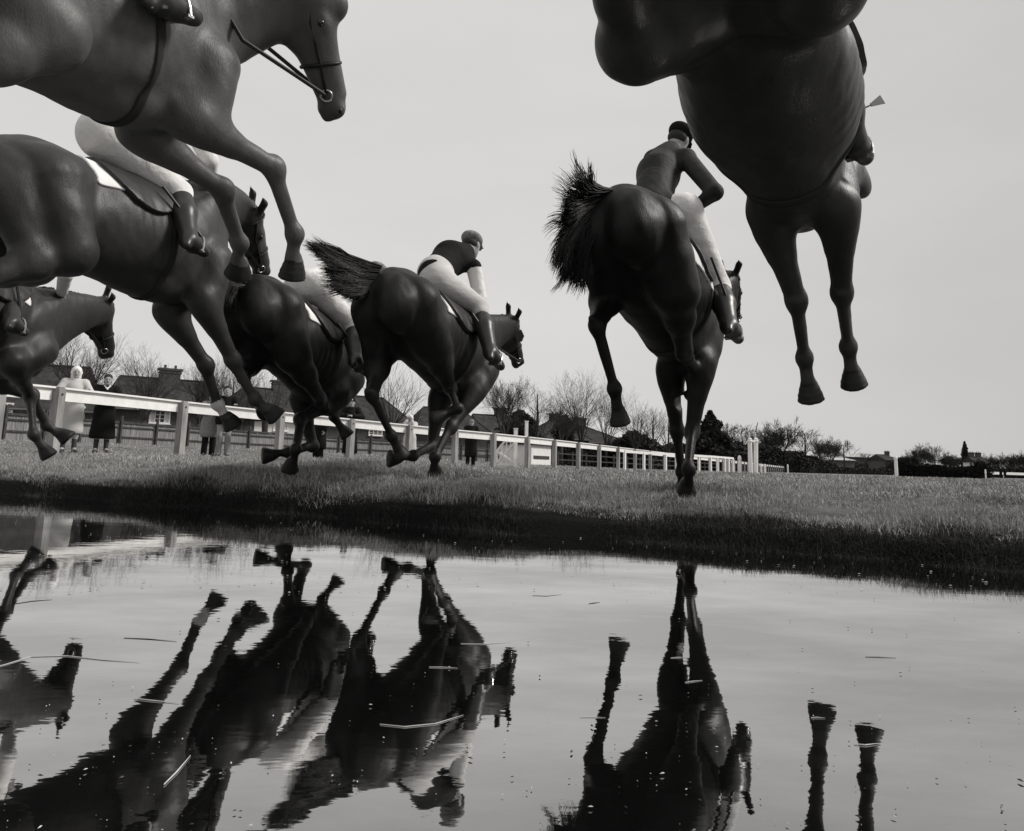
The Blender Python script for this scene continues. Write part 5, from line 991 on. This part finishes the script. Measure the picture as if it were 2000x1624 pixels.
def police(J, f, r, u):
    h = J['hea']; A = np.stack([f, r, u])
    return [('tunic', M_BLACK, coat(J, .25, .05, .03, s_), .016), ('helmet', M_BLACK, [el(h+u*.06-f*.01, (.125, .112, .03), A, .02), el(h+u*.095-f*.01, (.108, .096, .095), A, .03), el(h+u*.19-f*.01, (.02, .02, .02), A, .02)], .011), ('helmet_badge', mat('silver_badge', .85, .4, .5), [el(h+u*.10+f*.098, (.012, .038, .048), A, .01)], .008)]+shoes(J)
make_person('policeman in a tall dark helmet with a silver badge standing behind a rail post', J_, L_, police, .013, s_)
J_, L_, s_ = standing(799, 25.4, 1.60, -.1, 'face')
make_person('woman in a pale hood and white coat holding both hands up to her face', J_, L_, lambda J, f, r, u: [('coat', M_PALECOAT, coat(J, .40, .05, .02, s_), .016), ('hood', M_SCARF, scarf_p(J, f, r, u, s_), .012)]+shoes(J), .013, s_)
J_, L_, s_ = standing(919, 27.6, 1.68, .1, 'fold')
make_person('man in a flat cap and dark overcoat with folded arms behind the rail', J_, L_, lambda J, f, r, u: [('overcoat', M_DKCOAT, coat(J, .36, .03, .03, s_), .016), ('cap', M_CHECK, cap_p(J, f, r, u, s_), .012)]+two_legs(J, M_BLACK)+shoes(J), .013, s_)
for px, lb in ((1952, 'left one of two tiny far figures by the distant white rail'), (1960, 'right one of two tiny far figures by the distant white rail')):
    J_, L_, s_ = standing(px, 120, 1.75, .2, 'down')
    make_person(lb, J_, L_, lambda J, f, r, u: [('coat', M_BLACK, coat(J, .45, .03, .02, s_), .04)]+two_legs(J, M_BLACK), .025, s_, face=False)

# ------------------------------------------------------------------ the seven runners with their tack
M_HOOF = mat('hoof', .010, .55, .3); M_SOCK = mat('sock', .5, .8); M_CLOTH = mat('saddle_cloth', .74, .85, .1, bump=(40, .2, .004)); M_GIRTH = mat('girth_web', .03, .8, .1); M_SADDLE = mat('saddle_leather', .02, .45, .35)
def coat_mat(name, v):
    m = mat(name, v, .46, .34 if v > .02 else .20, noise=(3.4, .62, 1.35)); t = m.node_tree; p = t.nodes['Principled BSDF']; NN = t.nodes.new
    tc_ = NN('ShaderNodeTexCoord'); mp_ = NN('ShaderNodeMapping'); mp_.inputs['Scale'].default_value = (1.0, 1.0, .35); mp_.inputs['Rotation'].default_value = (.5, .3, 0); t.links.new(tc_.outputs['Object'], mp_.inputs[0])
    a = NN('ShaderNodeTexNoise'); a.inputs['Scale'].default_value = 170; a.inputs['Detail'].default_value = 3; t.links.new(mp_.outputs[0], a.inputs['Vector'])
    b = NN('ShaderNodeTexNoise'); b.inputs['Scale'].default_value = 16; b.inputs['Detail'].default_value = 6; b.inputs['Roughness'].default_value = .6; t.links.new(mp_.outputs[0], b.inputs['Vector'])
    b1 = NN('ShaderNodeBump'); b1.inputs['Strength'].default_value = .26; b1.inputs['Distance'].default_value = .012; t.links.new(b.outputs['Fac'], b1.inputs['Height'])
    b2 = NN('ShaderNodeBump'); b2.inputs['Strength'].default_value = .5; b2.inputs['Distance'].default_value = .003; t.links.new(a.outputs['Fac'], b2.inputs['Height']); t.links.new(b1.outputs[0], b2.inputs['Normal']); t.links.new(b2.outputs[0], p.inputs['Normal'])
    mr = NN('ShaderNodeMapRange'); mr.inputs[3].default_value = .34; mr.inputs[4].default_value = .64; t.links.new(b.outputs['Fac'], mr.inputs[0]); t.links.new(mr.outputs[0], p.inputs['Roughness'])
    return m
def hair_mat(v): return mat('horse_hair', v, .55, .3)
def shell(name, bodyobj, t, K, test, m, lift=.010, smooth_=True):
    """a piece of cloth or leather lying on the coat: the patch of body where test(local xyz) holds, lifted off it"""
    me = bodyobj.data; n = len(me.vertices); co = np.empty(n*3); me.vertices.foreach_get('co', co); co = co.reshape(-1, 3)+np.array(t.location)
    no = np.empty(n*3); me.vertices.foreach_get('normal', no); no = no.reshape(-1, 3)
    lc = (co-K['o'])@K['R']/K['sc']
    f = np.empty(len(me.polygons)*4, np.int32); me.polygons.foreach_get('vertices', f); f = f.reshape(-1, 4)
    sel = test(lc[f].mean(1)); f = f[sel]
    if len(f) == 0: return None
    u, inv = np.unique(f, return_inverse=True); inv = inv.reshape(-1, 4)
    e0 = np.concatenate([inv[:, [i, (i+1) % 4]] for i in range(4)]); key = np.sort(e0, 1); _, ix, ct = np.unique(key, axis=0, return_index=True, return_counts=True); bd = key[ix[ct == 1]]
    cu = co[u].copy()
    for _ in range(8):                                      # smooth the cut edge
        acc = np.zeros_like(cu); cn_ = np.zeros(len(cu))
        for a_, b_ in ((0, 1), (1, 0)): np.add.at(acc, bd[:, a_], cu[bd[:, b_]]); np.add.at(cn_, bd[:, a_], 1)
        w_ = cn_ > 0; cu[w_] = cu[w_]*.5+.5*acc[w_]/cn_[w_][:, None]
    top = cu+no[u]*lift*K['sc']; low = cu-no[u]*.006
    e = {}
    for q in inv:
        for i in range(4): a, b = int(q[i]), int(q[(i+1) % 4]); e[(a, b)] = e.get((a, b), 0)+1
    side = [(b, a, a+len(u), b+len(u)) for (a, b) in e if (b, a) not in e]
    V = np.concatenate([top, low]); Fq = np.concatenate([inv, np.array(side, int)]) if side else inv
    return child(name, V, Fq, t, m, smooth_)
def strap(pts, r=.008, n=6): mb = MB(); mb.tube(pts, r, n); return mb
def loop_pts(c, a, b, n=18): return [c+a*math.cos(2*math.pi*i/n)+b*math.sin(2*math.pi*i/n) for i in range(n+1)]
def bridle(t, K, hands, m=None, rein_via=None, blinkers=False):
    sc = K['sc']; hp = K['hp']; lt, jn = K['lt'], K['jn']; m = m or M_LEATHER
    mb = MB()
    mb.tube(loop_pts(hp(.62, .082), lt*.068*sc, jn*.098*sc), .010*sc, 6, False)
    mb.tube(loop_pts(hp(.07, .06), lt*.090*sc, jn*.105*sc), .009*sc, 6, False)
    for s in (1, -1):
        mb.tube([hp(.06, .055, .090*s), hp(.30, .10, .087*s), hp(.62, .085, .070*s), hp(.86, .085, .052*s)], .008*sc, 6)
        mb.tube([hp(.06, .055, .090*s), hp(.22, .23, .03*s)], .008*sc, 6)
    mb.build('bridle', m, t, True)
    for s, S_ in ((1, 'L'), (-1, 'R')):
        bit = hp(.86, .085, .055*s)
        mb = MB(); mb.tube(loop_pts(bit, K['a']*.028*sc, jn*.028*sc, 12), .006*sc, 6, False); mb.build('bit_ring', M_METAL, t, True)
        if hands is None: continue
        hd = hands[S_]; via = rein_via if (rein_via is not None and S_ == 'R') else bit*.45+hd*.55-np.array((0, 0, .035))+np.array((0,0,0))
        strap([bit, via, hd], .010*sc).build('rein', m, t)
    if blinkers:
        for s in (1, -1):
            mb = MB(); c = hp(.31, .05, .098*s); mb.add([hp(.20, .10, .085*s), hp(.20, .0, .085*s), hp(.33, -.0, .108*s), hp(.38, .05, .118*s), hp(.34, .10, .105*s)], [(0, 1, 2, 3, 4)])
            o = mb.build('blinker_cup', m, t); so = o.modifiers.new('thick', 'SOLIDIFY'); so.thickness = .008
def hair_fan(name, t, guides, n, r0, m, seed, spread=.02, tip=.0012, jitter=.02):
    """strands between guide curves (each a list of world points, same count)"""
    G = np.array(guides, float); rr = np.random.default_rng(seed); k = G.shape[1]; mb_v, mb_f = [], []; off = 0; ng = len(G)
    nc = max(n//28, 5); locks = [(rr.random(), rr.normal(0, spread, 3), rr.uniform(.72, 1.0), rr.normal(0, 1, (7, 3))) for _ in range(nc)]
    for i in range(n):
        lk = locks[rr.integers(nc)]; u = float(np.clip(lk[0]+rr.normal(0, .035), 0, 1))*(ng-1); j = min(int(u), ng-2); w_ = u-j; c = G[j]*(1-w_)+G[j+1]*w_
        c = c+(lk[1]+rr.normal(0, spread*.35, 3))*np.linspace(.35, 1, k)[:, None]
        ln = lk[2]*rr.uniform(.86, 1.06); ts = np.clip(np.linspace(0, ln, 7), 0, 1)*(k-1)
        pts = np.stack([np.interp(ts, np.arange(k), c[:, a]) for a in range(3)], -1)
        for _ in range(2): pts[1:-1] = (pts[:-2]+2*pts[1:-1]+pts[2:])/4
        pts = pts+np.cumsum(lk[3]*jitter*.55+rr.normal(0, jitter*.22, (7, 3)), 0)*np.linspace(0, 1, 7)[:, None]
        d = np.gradient(pts, axis=0); d /= np.linalg.norm(d, axis=1)[:, None]+1e-9; a = np.cross(d, (.3, .2, .9)); a /= np.linalg.norm(a, axis=1)[:, None]+1e-9; b = np.cross(d, a)
        rad = r0*rr.uniform(.6, 1.3)*np.array([1, 1, .95, .85, .65, .4, .12])+tip*.3
        ring = np.stack([pts+rad[:, None]*(a*math.cos(q)+b*math.sin(q)) for q in (0, 2.094, 4.189)], 1).reshape(-1, 3)
        mb_v.append(ring); ii = np.arange(6)[:, None]*3
        for q in range(3): mb_f.append(np.concatenate([ii+q, ii+(q+1) % 3, ii+3+(q+1) % 3, ii+3+q], 1)+off)
        off += 21
    return child(name, np.concatenate(mb_v), np.concatenate(mb_f), t, m, True)
def mane(t, K, n, m, seed, L_=.10):
    J = K['J']; sc = K['sc']; Wd = K['w']((.40, 0, .385)); Nn, Pl = J['N'], J['P']; Z = K['R'][:, 2]; Y = K['R'][:, 1]
    C_ = []
    for i in range(8):
        q = .06+.9*i/7; C_.append((1-q)**2*Wd+2*q*(1-q)*(Nn*1.35-(Wd+Pl)*.175)+q*q*Pl)
    G = [[c-Z*.01, c+Z*.015+Y*.02, c-Z*.03+Y*.06, c-Z*L_+Y*.085] for c in C_]
    return hair_fan('mane', t, G, n, .0055, m, seed, .010)
def on_saddle(box):     # helper tests in the horse's own measure
    return lambda p: (p[:, 0] > box[0]) & (p[:, 0] < box[1]) & (p[:, 2] > box[2]) & (np.abs(p[:, 1]) < .33)
def tack(t, K, body, cloth=True, clothbox=(-.34, .34, .10), m_cloth=None):
    if cloth: shell('saddle_cloth', body, t, K, on_saddle(clothbox), m_cloth or M_CLOTH, .010)
    shell('saddle', body, t, K, lambda p: (((p[:, 0]-.04)/.27)**2+((p[:, 2]-.36)/.30)**2 < 1) & (np.abs(p[:, 1]) < .33) & (p[:, 2] > 0), M_SADDLE, .030)
    shell('girth', body, t, K, lambda p: (np.abs(p[:, 0]-.20-.03*p[:, 2]) < .019) & (p[:, 2] < .16) & (p[:, 2] > -.5) & (np.abs(p[:, 1]) < .34), M_GIRTH, .008)
def stirrup(t, K, ank, toe, S_):
    ball = ank*.45+toe*.55; up = nrm(ank-toe*.3-ank*.7+np.array((0, 0, .6))); f = nrm(toe-ank); sd = nrm(np.cross(f, up)); up = np.cross(sd, f)
    mb = MB(); c = ball-up*.035; pts = [c+sd*.058*math.cos(a)+up*(.0+.115*max(math.sin(a), 0)) for a in np.linspace(-.0, math.pi, 12)]
    mb.tube(pts, .006, 6); mb.beam(c-sd*.06, c+sd*.06, .03, .010, tuple(up)); o = mb.build('stirrup', M_METAL, t, False)
    s = 1 if S_ == 'L' else -1; anchor = K['w']((.10, .27*s, .24)); mb = MB(); mb.tube([anchor, anchor*.4+(c+up*.12)*.6, c+up*.118], .010, 6); mb.build('stirrup_leather', M_LEATHER, t)

POSE_J = dict(pel=(-.04, 0, .56), che=(.26, 0, .76), nek=(.44, 0, .84), hea=(.55, 0, .93), shoL=(.36, .18, .78), shoR=(.36, -.18, .78), elbL=(.46, .25, .53), elbR=(.46, -.25, .53), wriL=(.62, .09, .44), wriR=(.62, -.09, .44),
    hipL=(-.04, .10, .52), hipR=(-.04, -.10, .52), kneL=(.32, .27, .26), kneR=(.32, -.27, .26), ankL=(.06, .27, .04), ankR=(.08, -.31, -.10), toeL=(.24, .29, .01), toeR=(.26, -.35, -.15))
def jockey(label, K, over=None, look=None, top=M_DKSILK, sleeves=None, breech=M_SILKW, cap=M_CHECK, h=.012, name='jockey', extra=None, boot_top=.18, whip=None, stir='LR', t_h=None, loose=.015, body_top=None):
    J = {k: K['w'](v) for k, v in POSE_J.items()}
    if over:
        for k, v in over.items():
            if len(v) == 2: J[k] = at(v[0], v[1], J[k][1])
            else: J[k] = at(*v)
    J['face'] = nrm(K['R'][:, 0]-.15*K['R'][:, 2]) if look is None else nrm(look)
    for S_, s in (('L', 1), ('R', -1)): J['palm'+S_] = -K['R'][:, 2]
    def cl(J, f, r, u):
        c = [('jacket', top, torso_p(J, .008)+([] if sleeves is not None else sleeve(J, 'L', .004, .9)+sleeve(J, 'R', .004, .9)), h)]
        if sleeves is not None: c += [('sleeve', sleeves, sleeve(J, S_, .004, .9), h) for S_ in 'LR']
        c[0][2].append(rc(J['che'], J['nek'], .15, .088, .06)); c.append(('breeches', breech, leg_p(J, .004, .16, loose=loose), h)); c += [('boot', M_BOOT, boot_p(J, S_, boot_top, .004), h) for S_ in 'LR']
        c.append(('cap', cap, cap_p(J, f, r, u, 1.0, .055), h)); c.append(('hair', M_HAIR, [el(J['hea']-f*.03-u*.005, (.075, .079, .06), np.stack([f, r, u]), .02)], h))
        return c
    t = make_person(label, J, J['pel'], cl, h, 1.0, None, 1.5, 'jockey', name)
    if whip is not None:
        a, b = whip; mb = MB(); a, b = np.array(a), np.array(b); mb.tube([a, a*.5+b*.5, b], [.009, .006, .004], 6); d = nrm(b-a); sd = nrm(np.cross(d, (0, 1, .2)))
        fl = MB(); fl.add([b-sd*.008, b+sd*.008, b+d*.09+sd*.026, b+d*.10-sd*.022], [(0, 1, 2, 3)]); w_ = tag(mb.build('whip', M_LEATHER), 'thin racing whip '+('held out right of the big dark horse' if name == 'jockey' and label.find('boot') >= 0 else 'in the hand of the jockey'), 'whip')
        o = fl.build('whip_flap', M_LEATHER, w_); so = o.modifiers.new('thick', 'SOLIDIFY'); so.thickness = .004
    if t_h is not None:
        for S_ in stir: stirrup(t_h, K, J['ank'+S_], J['toe'+S_], S_)
    return t, J
def hand_pt(J): return {S_: J['wri'+S_]+nrm(J['wri'+S_]-J['elb'+S_])*.07 for S_ in 'LR'}
SPEC = {'H1': ('big brown horse leaping close overhead at the top left with forelegs reaching out', .072, .011, 1.0, None), 'H2': ('brown horse jumping below the big one at the left, carrying a white-breeched rider', .030, .012, 1.0, (1,)),
        'H3': ('dark horse seen from behind touching down left of the one with the flying tail', .012, .013, 1.0, None), 'H4': ('black blinkered horse in mid field with its tail flying, landing on one foreleg', .013, .013, 1.0, None),
        'H5': ('black horse right of centre with a shaggy tail, landing on straight forelegs', .007, .012, 1.03, None), 'H6': ('huge dark horse at the top right seen from beneath with both forelegs hanging', .022, .011, 1.20, None), 'H7': ('brown horse coming in at the left edge in front of the two women', .022, .013, 1.0, None)}
HT, HK, HB = {}, {}, {}
for k, (lb, v, h, fat, sock) in SPEC.items():
    HT[k], HK[k] = build_horse(POSES[k], 'racehorse', lb, [coat_mat('coat_'+k, v), M_HOOF, M_SOCK], h, fat, 'horses in the race', sock, {'H5': .74, 'H6': .70}.get(k, .92))
    HB[k] = [c for c in HT[k].children if c.name.split('.')[0] == 'body'][0]
A3 = lambda *p: [at(*q) for q in p]
# first runner (top left)
K, t = HK['H1'], HT['H1']; tack(t, K, HB['H1'], True, m_cloth=M_LEATHER)
YR = K['w']((.1, -.3, 0))[1]
_, JJ = jockey('rider of the big brown top-left horse, only the black boot in view', K, dict(ankR=(312, 2, YR), toeR=(378, 34, YR+.16)), top=M_DKSILK, t_h=t)
M_ = K['J']['M']
bridle(t, K, hand_pt(JJ), rein_via=at(474, 79, 3.25)); mane(t, K, 260, hair_mat(.02), 1)
# second runner
K, t = HK['H2'], HT['H2']; tack(t, K, HB['H2'], True, (-.30, .30, .14))
y = lambda q: K['w'](q)[1]
_, JJ = jockey('rider in loose white breeches and black boots on the left brown horse', K, dict(hipR=(206, 264, y((-.05, -.12, .5))), kneR=(352, 376, y((.32, -.27, .26))), ankR=(369, 470, y((.16, -.31, -.1))), toeR=(398, 492, y((.30, -.33, -.12))), hipL=(232, 262, y((-.04, .1, .5))), pel=(232, 248, y((-.04, 0, .55))), che=(290, 175, y((.2, 0, .75)))), loose=.055, top=M_SILKW, t_h=t)
bridle(t, K, hand_pt(JJ)); mane(t, K, 200, hair_mat(.02), 2)
b0 = K['w']((-.80, 0, .22)); hair_fan('tail', t, [[b0, b0+K['R']@np.array((-.25, q, .02)), b0+K['R']@np.array((-.5, q*1.5, -.2)), b0+K['R']@np.array((-.62, q*1.6, -.5))] for q in (-.07, 0, .07)], 220, .004, hair_mat(.01), 22)
# third runner
K, t = HK['H3'], HT['H3']; tack(t, K, HB['H3'], True, (-.26, .30, .12))
_, JJ = jockey('rider in white silks and black boots on the dark horse left of the flying tail', K, dict(kneR=(690, 640), ankR=(694, 706), toeR=(716, 728), hea=(735, 540), nek=(715, 552)), top=M_SILKW, t_h=t)
bridle(t, K, hand_pt(JJ)); mane(t, K, 120, hair_mat(.008), 3)
Yt = K['J']['Tb'][1] if 'Tb' in K['J'] else K['w']((-.8, 0, .22))[1]
hair_fan('tail', t, [A3((492, 548, Yt), (462, 522, Yt-.08), (440, 525, Yt-.16), (430, 545, Yt-.2)), A3((488, 556, Yt), (458, 548, Yt-.08), (440, 570, Yt-.16), (436, 590, Yt-.2)), A3((486, 566, Yt), (466, 575, Yt-.06), (456, 598, Yt-.12), (452, 620, Yt-.14))], 900, .003, hair_mat(.008), 33)
# fourth runner
K, t = HK['H4'], HT['H4']; tack(t, K, HB['H4'], True, (-.22, .36, .12))
_, JJ = jockey('rider in black waistcoat, white sleeves and checked cap on the blinkered horse', K, dict(pel=(848, 536), che=(880, 505), nek=(908, 494), hea=(921, 480), shoR=(925, 522), shoL=(880, 492), elbR=(938, 585), wriR=(946, 640), hipR=(856, 552), hipL=(850, 535), kneR=(936, 598), ankR=(958, 690), toeR=(978, 716)), top=M_BLACK, sleeves=M_SILKW, breech=mat('creased_breeches', .55, .8, .1, noise=(7, .86, 1.06), bump=(11, .35, .02), stretch=(1, 1, 2.2)), cap=M_CHECK, t_h=t, boot_top=.30, loose=.03)
bridle(t, K, hand_pt(JJ), blinkers=True); mane(t, K, 140, hair_mat(.008), 4)
Yt = K['J']['Tb'][1]
hair_fan('tail', t, [A3((745, 520, Yt), (690, 505, Yt-.1), (640, 488, Yt-.18), (594, 474, Yt-.25)), A3((740, 528, Yt), (690, 522, Yt-.1), (640, 500, Yt-.18), (602, 480, Yt-.25)), A3((738, 540, Yt), (696, 540, Yt-.1), (660, 524, Yt-.18), (632, 516, Yt-.25)), A3((736, 552, Yt), (700, 560, Yt-.08), (668, 552, Yt-.18), (622, 556, Yt-.26)), A3((734, 562, Yt), (712, 576, Yt-.06), (696, 580, Yt-.12), (678, 585, Yt-.16))], 3400, .0024, hair_mat(.008), 44, .012, jitter=.016)
# fifth runner
K, t = HK['H5'], HT['H5']; tack(t, K, HB['H5'], True, (-.20, .34, .05))
_, JJ = jockey('rider in a dark jacket leaning back with one arm flung out', K, dict(pel=(1272, 408), che=(1286, 340), nek=(1308, 298), hea=(1326, 274, 5.72), shoR=(1340, 310), shoL=(1276, 312), elbR=(1396, 376, 5.05), wriR=(1362, 402, 5.2), kneR=(1405, 560), ankR=(1424, 638), toeR=(1442, 662)), top=mat('navy_silk', .018, .7, .2, bump=(8, .8, .03)), cap=M_DKCOAT, t_h=t)
mb = MB(); e_, w_ = JJ['shoR']*.25+JJ['elbR']*.75, JJ['elbR']
cf = bpy.data.objects.get('jockey.004')
bridle(t, K, hand_pt(JJ)); mane(t, K, 120, hair_mat(.006), 5)
Yt = K['J']['Tb'][1]
hm = hair_mat(.006)
G5 = [A3((1195, 372, Yt), (1150, 365, Yt-.05), (1140, 340, Yt-.08), (1128, 318, Yt-.1)), A3((1180, 378, Yt), (1140, 392, Yt-.06), (1118, 392, Yt-.1), (1100, 380, Yt-.14)), A3((1172, 390, Yt), (1132, 412, Yt-.06), (1108, 436, Yt-.1), (1092, 452, Yt-.14)),
      A3((1168, 400, Yt), (1128, 432, Yt-.06), (1100, 478, Yt-.12), (1080, 528, Yt-.16)), A3((1166, 410, Yt), (1128, 450, Yt-.06), (1104, 500, Yt-.12), (1090, 545, Yt-.16)), A3((1170, 415, Yt), (1136, 470, Yt-.05), (1122, 530, Yt-.1), (1112, 566, Yt-.12)), A3((1180, 420, Yt), (1150, 480, Yt-.05), (1140, 540, Yt-.08), (1130, 572, Yt-.1))]
hair_fan('tail', t, G5, 3000, .0026, hm, 55, .016, jitter=.02)
wisp = hair_fan('tail_wisps', t, [A3((1160, 375, Yt), (1145, 358, Yt), (1137, 340, Yt), (1133, 322, Yt)), A3((1152, 380, Yt), (1136, 352, Yt), (1122, 326, Yt), (1104, 312, Yt))], 26, .003, hm, 56, .02)
# sixth runner (top right)
K, t = HK['H6'], HT['H6']; tack(t, K, HB['H6'], True, (-.20, .34, .10), M_LEATHER)
YR = K['w']((.2, -.35, 0))[1]
_, JJ = jockey('rider of the huge top-right horse, only the boot and lower leg in view', K, dict(kneR=(1636, 170, YR), ankR=(1666, 276, YR+.1), toeR=(1690, 308, YR+.2)), t_h=t, whip=(at(1664, 222, YR+.3), at(1700, 206, YR+.35)))
mb = MB()
bridle(t, K, hand_pt(JJ)); mane(t, K, 140, hair_mat(.01), 6)
# seventh runner (left edge)
K, t = HK['H7'], HT['H7']; tack(t, K, HB['H7'], True, (-.25, .30, .14))
_, JJ = jockey('rider at the left edge with white breeches, mostly out of the picture', K, dict(kneR=(24, 562), ankR=(22, 632), toeR=(46, 648)), top=M_SILKW, t_h=t)
bridle(t, K, hand_pt(JJ), rein_via=at(150, 615, 6.6)); mane(t, K, 220, hair_mat(.015), 7)

# ------------------------------------------------------------------ twigs, straw and scum on the water
M_STRAW = mat('pale_straw', .45, .8); M_TWIGD = mat('wet_twig', .03, .5, .3)
def on_water(px, py):
    r = _fw+_rt*(px-CX)/F-_up*(py-CY)/F; return CAMP+r*((0.0-HC)/r[2])
def twig(pts, r, m, label, nm='straw', g=None):
    P = [on_water(*p)+np.array((0, 0, r*.12)) for p in pts]
    if len(P) == 2: P = [P[0], P[0]*.6+P[1]*.4+np.array((.002, .002, .0003)), P[1]]
    mb = MB(); r = r/.007*.75*np.linalg.norm(P[1]-CAMP)/F; mb.tube(P, [r*.7]+[r]*(len(P)-2)+[r*.35], 6)
    o = mb.build(nm, m); tag(o, label, nm, g)
twig([(242, 1247), (290, 1249), (345, 1254)], .006, M_TWIGD, 'dark twig floating left of the reflected hanging hooves', 'twig')
twig([(30, 1180), (62, 1175), (102, 1172)], .005, M_TWIGD, 'dark twig floating at the far left near the reflected horse head', 'twig')
twig([(0, 1302), (60, 1284), (130, 1282), (200, 1290), (272, 1295)], .007, M_STRAW, 'long bent pale reed floating across the reflected neck at the left edge', 'reed')
twig([(262, 1366), (300, 1370), (350, 1375)], .009, M_STRAW, 'thick pale stalk floating over the reflected forelegs of the left horse')
twig([(838, 1304), (894, 1306)], .007, M_STRAW, 'straight pale straw on the reflected flank of the mid-field horse')
twig([(742, 1416), (790, 1421), (850, 1415), (905, 1398)], .008, M_STRAW, 'forked-looking pale straw over the reflected rump of the mid-field horse')
twig([(900, 1258), (945, 1259), (988, 1256)], .006, M_STRAW, 'pale straw lying across the reflected horse head in mid field')
twig([(1310, 1286), (1345, 1285)], .006, M_STRAW, 'short pale straw on the reflected chest of the landing horse')
twig([(1338, 1334), (1372, 1330)], .006, M_STRAW, 'slanting pale straw below the gap in the reflected forelegs')
twig([(1132, 1402), (1160, 1402), (1183, 1403)], .006, M_STRAW, 'pale stalk crossing the reflected hind leg of the landing horse')
twig([(1690, 1284), (1750, 1286)], .005, M_TWIGD, 'thin dark stem floating alone right of the reflected hooves', 'twig')
twig([(1040, 1164), (1068, 1165), (1096, 1162)], .004, M_TWIGD, 'thin dark stem floating left of the reflected landing leg', 'twig')
twig([(1150, 1180), (1172, 1177)], .006, M_TWIGD, 'short dark leaf stalk between the reflected landing leg and the thin stem', 'twig')
twig([(1668, 1455), (1690, 1457), (1716, 1454)], .010, M_STRAW, 'bright pale stalk under the right-hand reflected hoof')
twig([(1584, 1403), (1612, 1404)], .007, M_STRAW, 'pale stalk under the left-hand reflected hoof')
twig([(320, 1535), (345, 1510), (372, 1478)], .012, M_STRAW, 'pale split reed in the gap of the reflected head at lower left', 'reed')
twig([(690, 1455), (760, 1460)], .004, M_TWIGD, 'hair-thin dark stem below the reflected flying tail', 'twig') if False else None
def flecks(name, n, seed, box, m, s0, s1, flat=.4):
    """tiny leaves, seeds and bubbles afloat: nobody could count them"""
    r = np.random.default_rng(seed); V, Fc = [], []
    x0, y0, x1, y1 = box
    for i in range(n):
        px, py = r.uniform(x0, x1), r.uniform(y0, y1); c = on_water(px, py)
        if edge_s(c[0], c[1]) > .02: continue
        a = r.uniform(0, 6.28); s = r.uniform(s0, s1)*(.5+r.random()); b = len(V); k = 6
        for q in range(k): an = 2*math.pi*q/k; dx, dy = s*math.cos(an)*r.uniform(.7, 1.2), s*flat*math.sin(an)*r.uniform(.7, 1.2); V.append((c[0]+dx*math.cos(a)-dy*math.sin(a), c[1]+dx*math.sin(a)+dy*math.cos(a), .003))
        V.append((c[0], c[1], .0035+s*.25)); Fc += [(b+q, b+(q+1) % k, b+k) for q in range(k)]
    kind(child(name, V, Fc, None, m), 'stuff')
flecks('floating_seeds', 170, 3, (-100, 1120, 2100, 1640), M_STRAW, .0008, .0028)
flecks('floating_scum', 520, 4, (-100, 1005, 2100, 1160), M_STRAW, .002, .006)
flecks('floating_leaves', 150, 5, (-100, 1130, 2100, 1640), M_TWIGD, .0015, .0045)
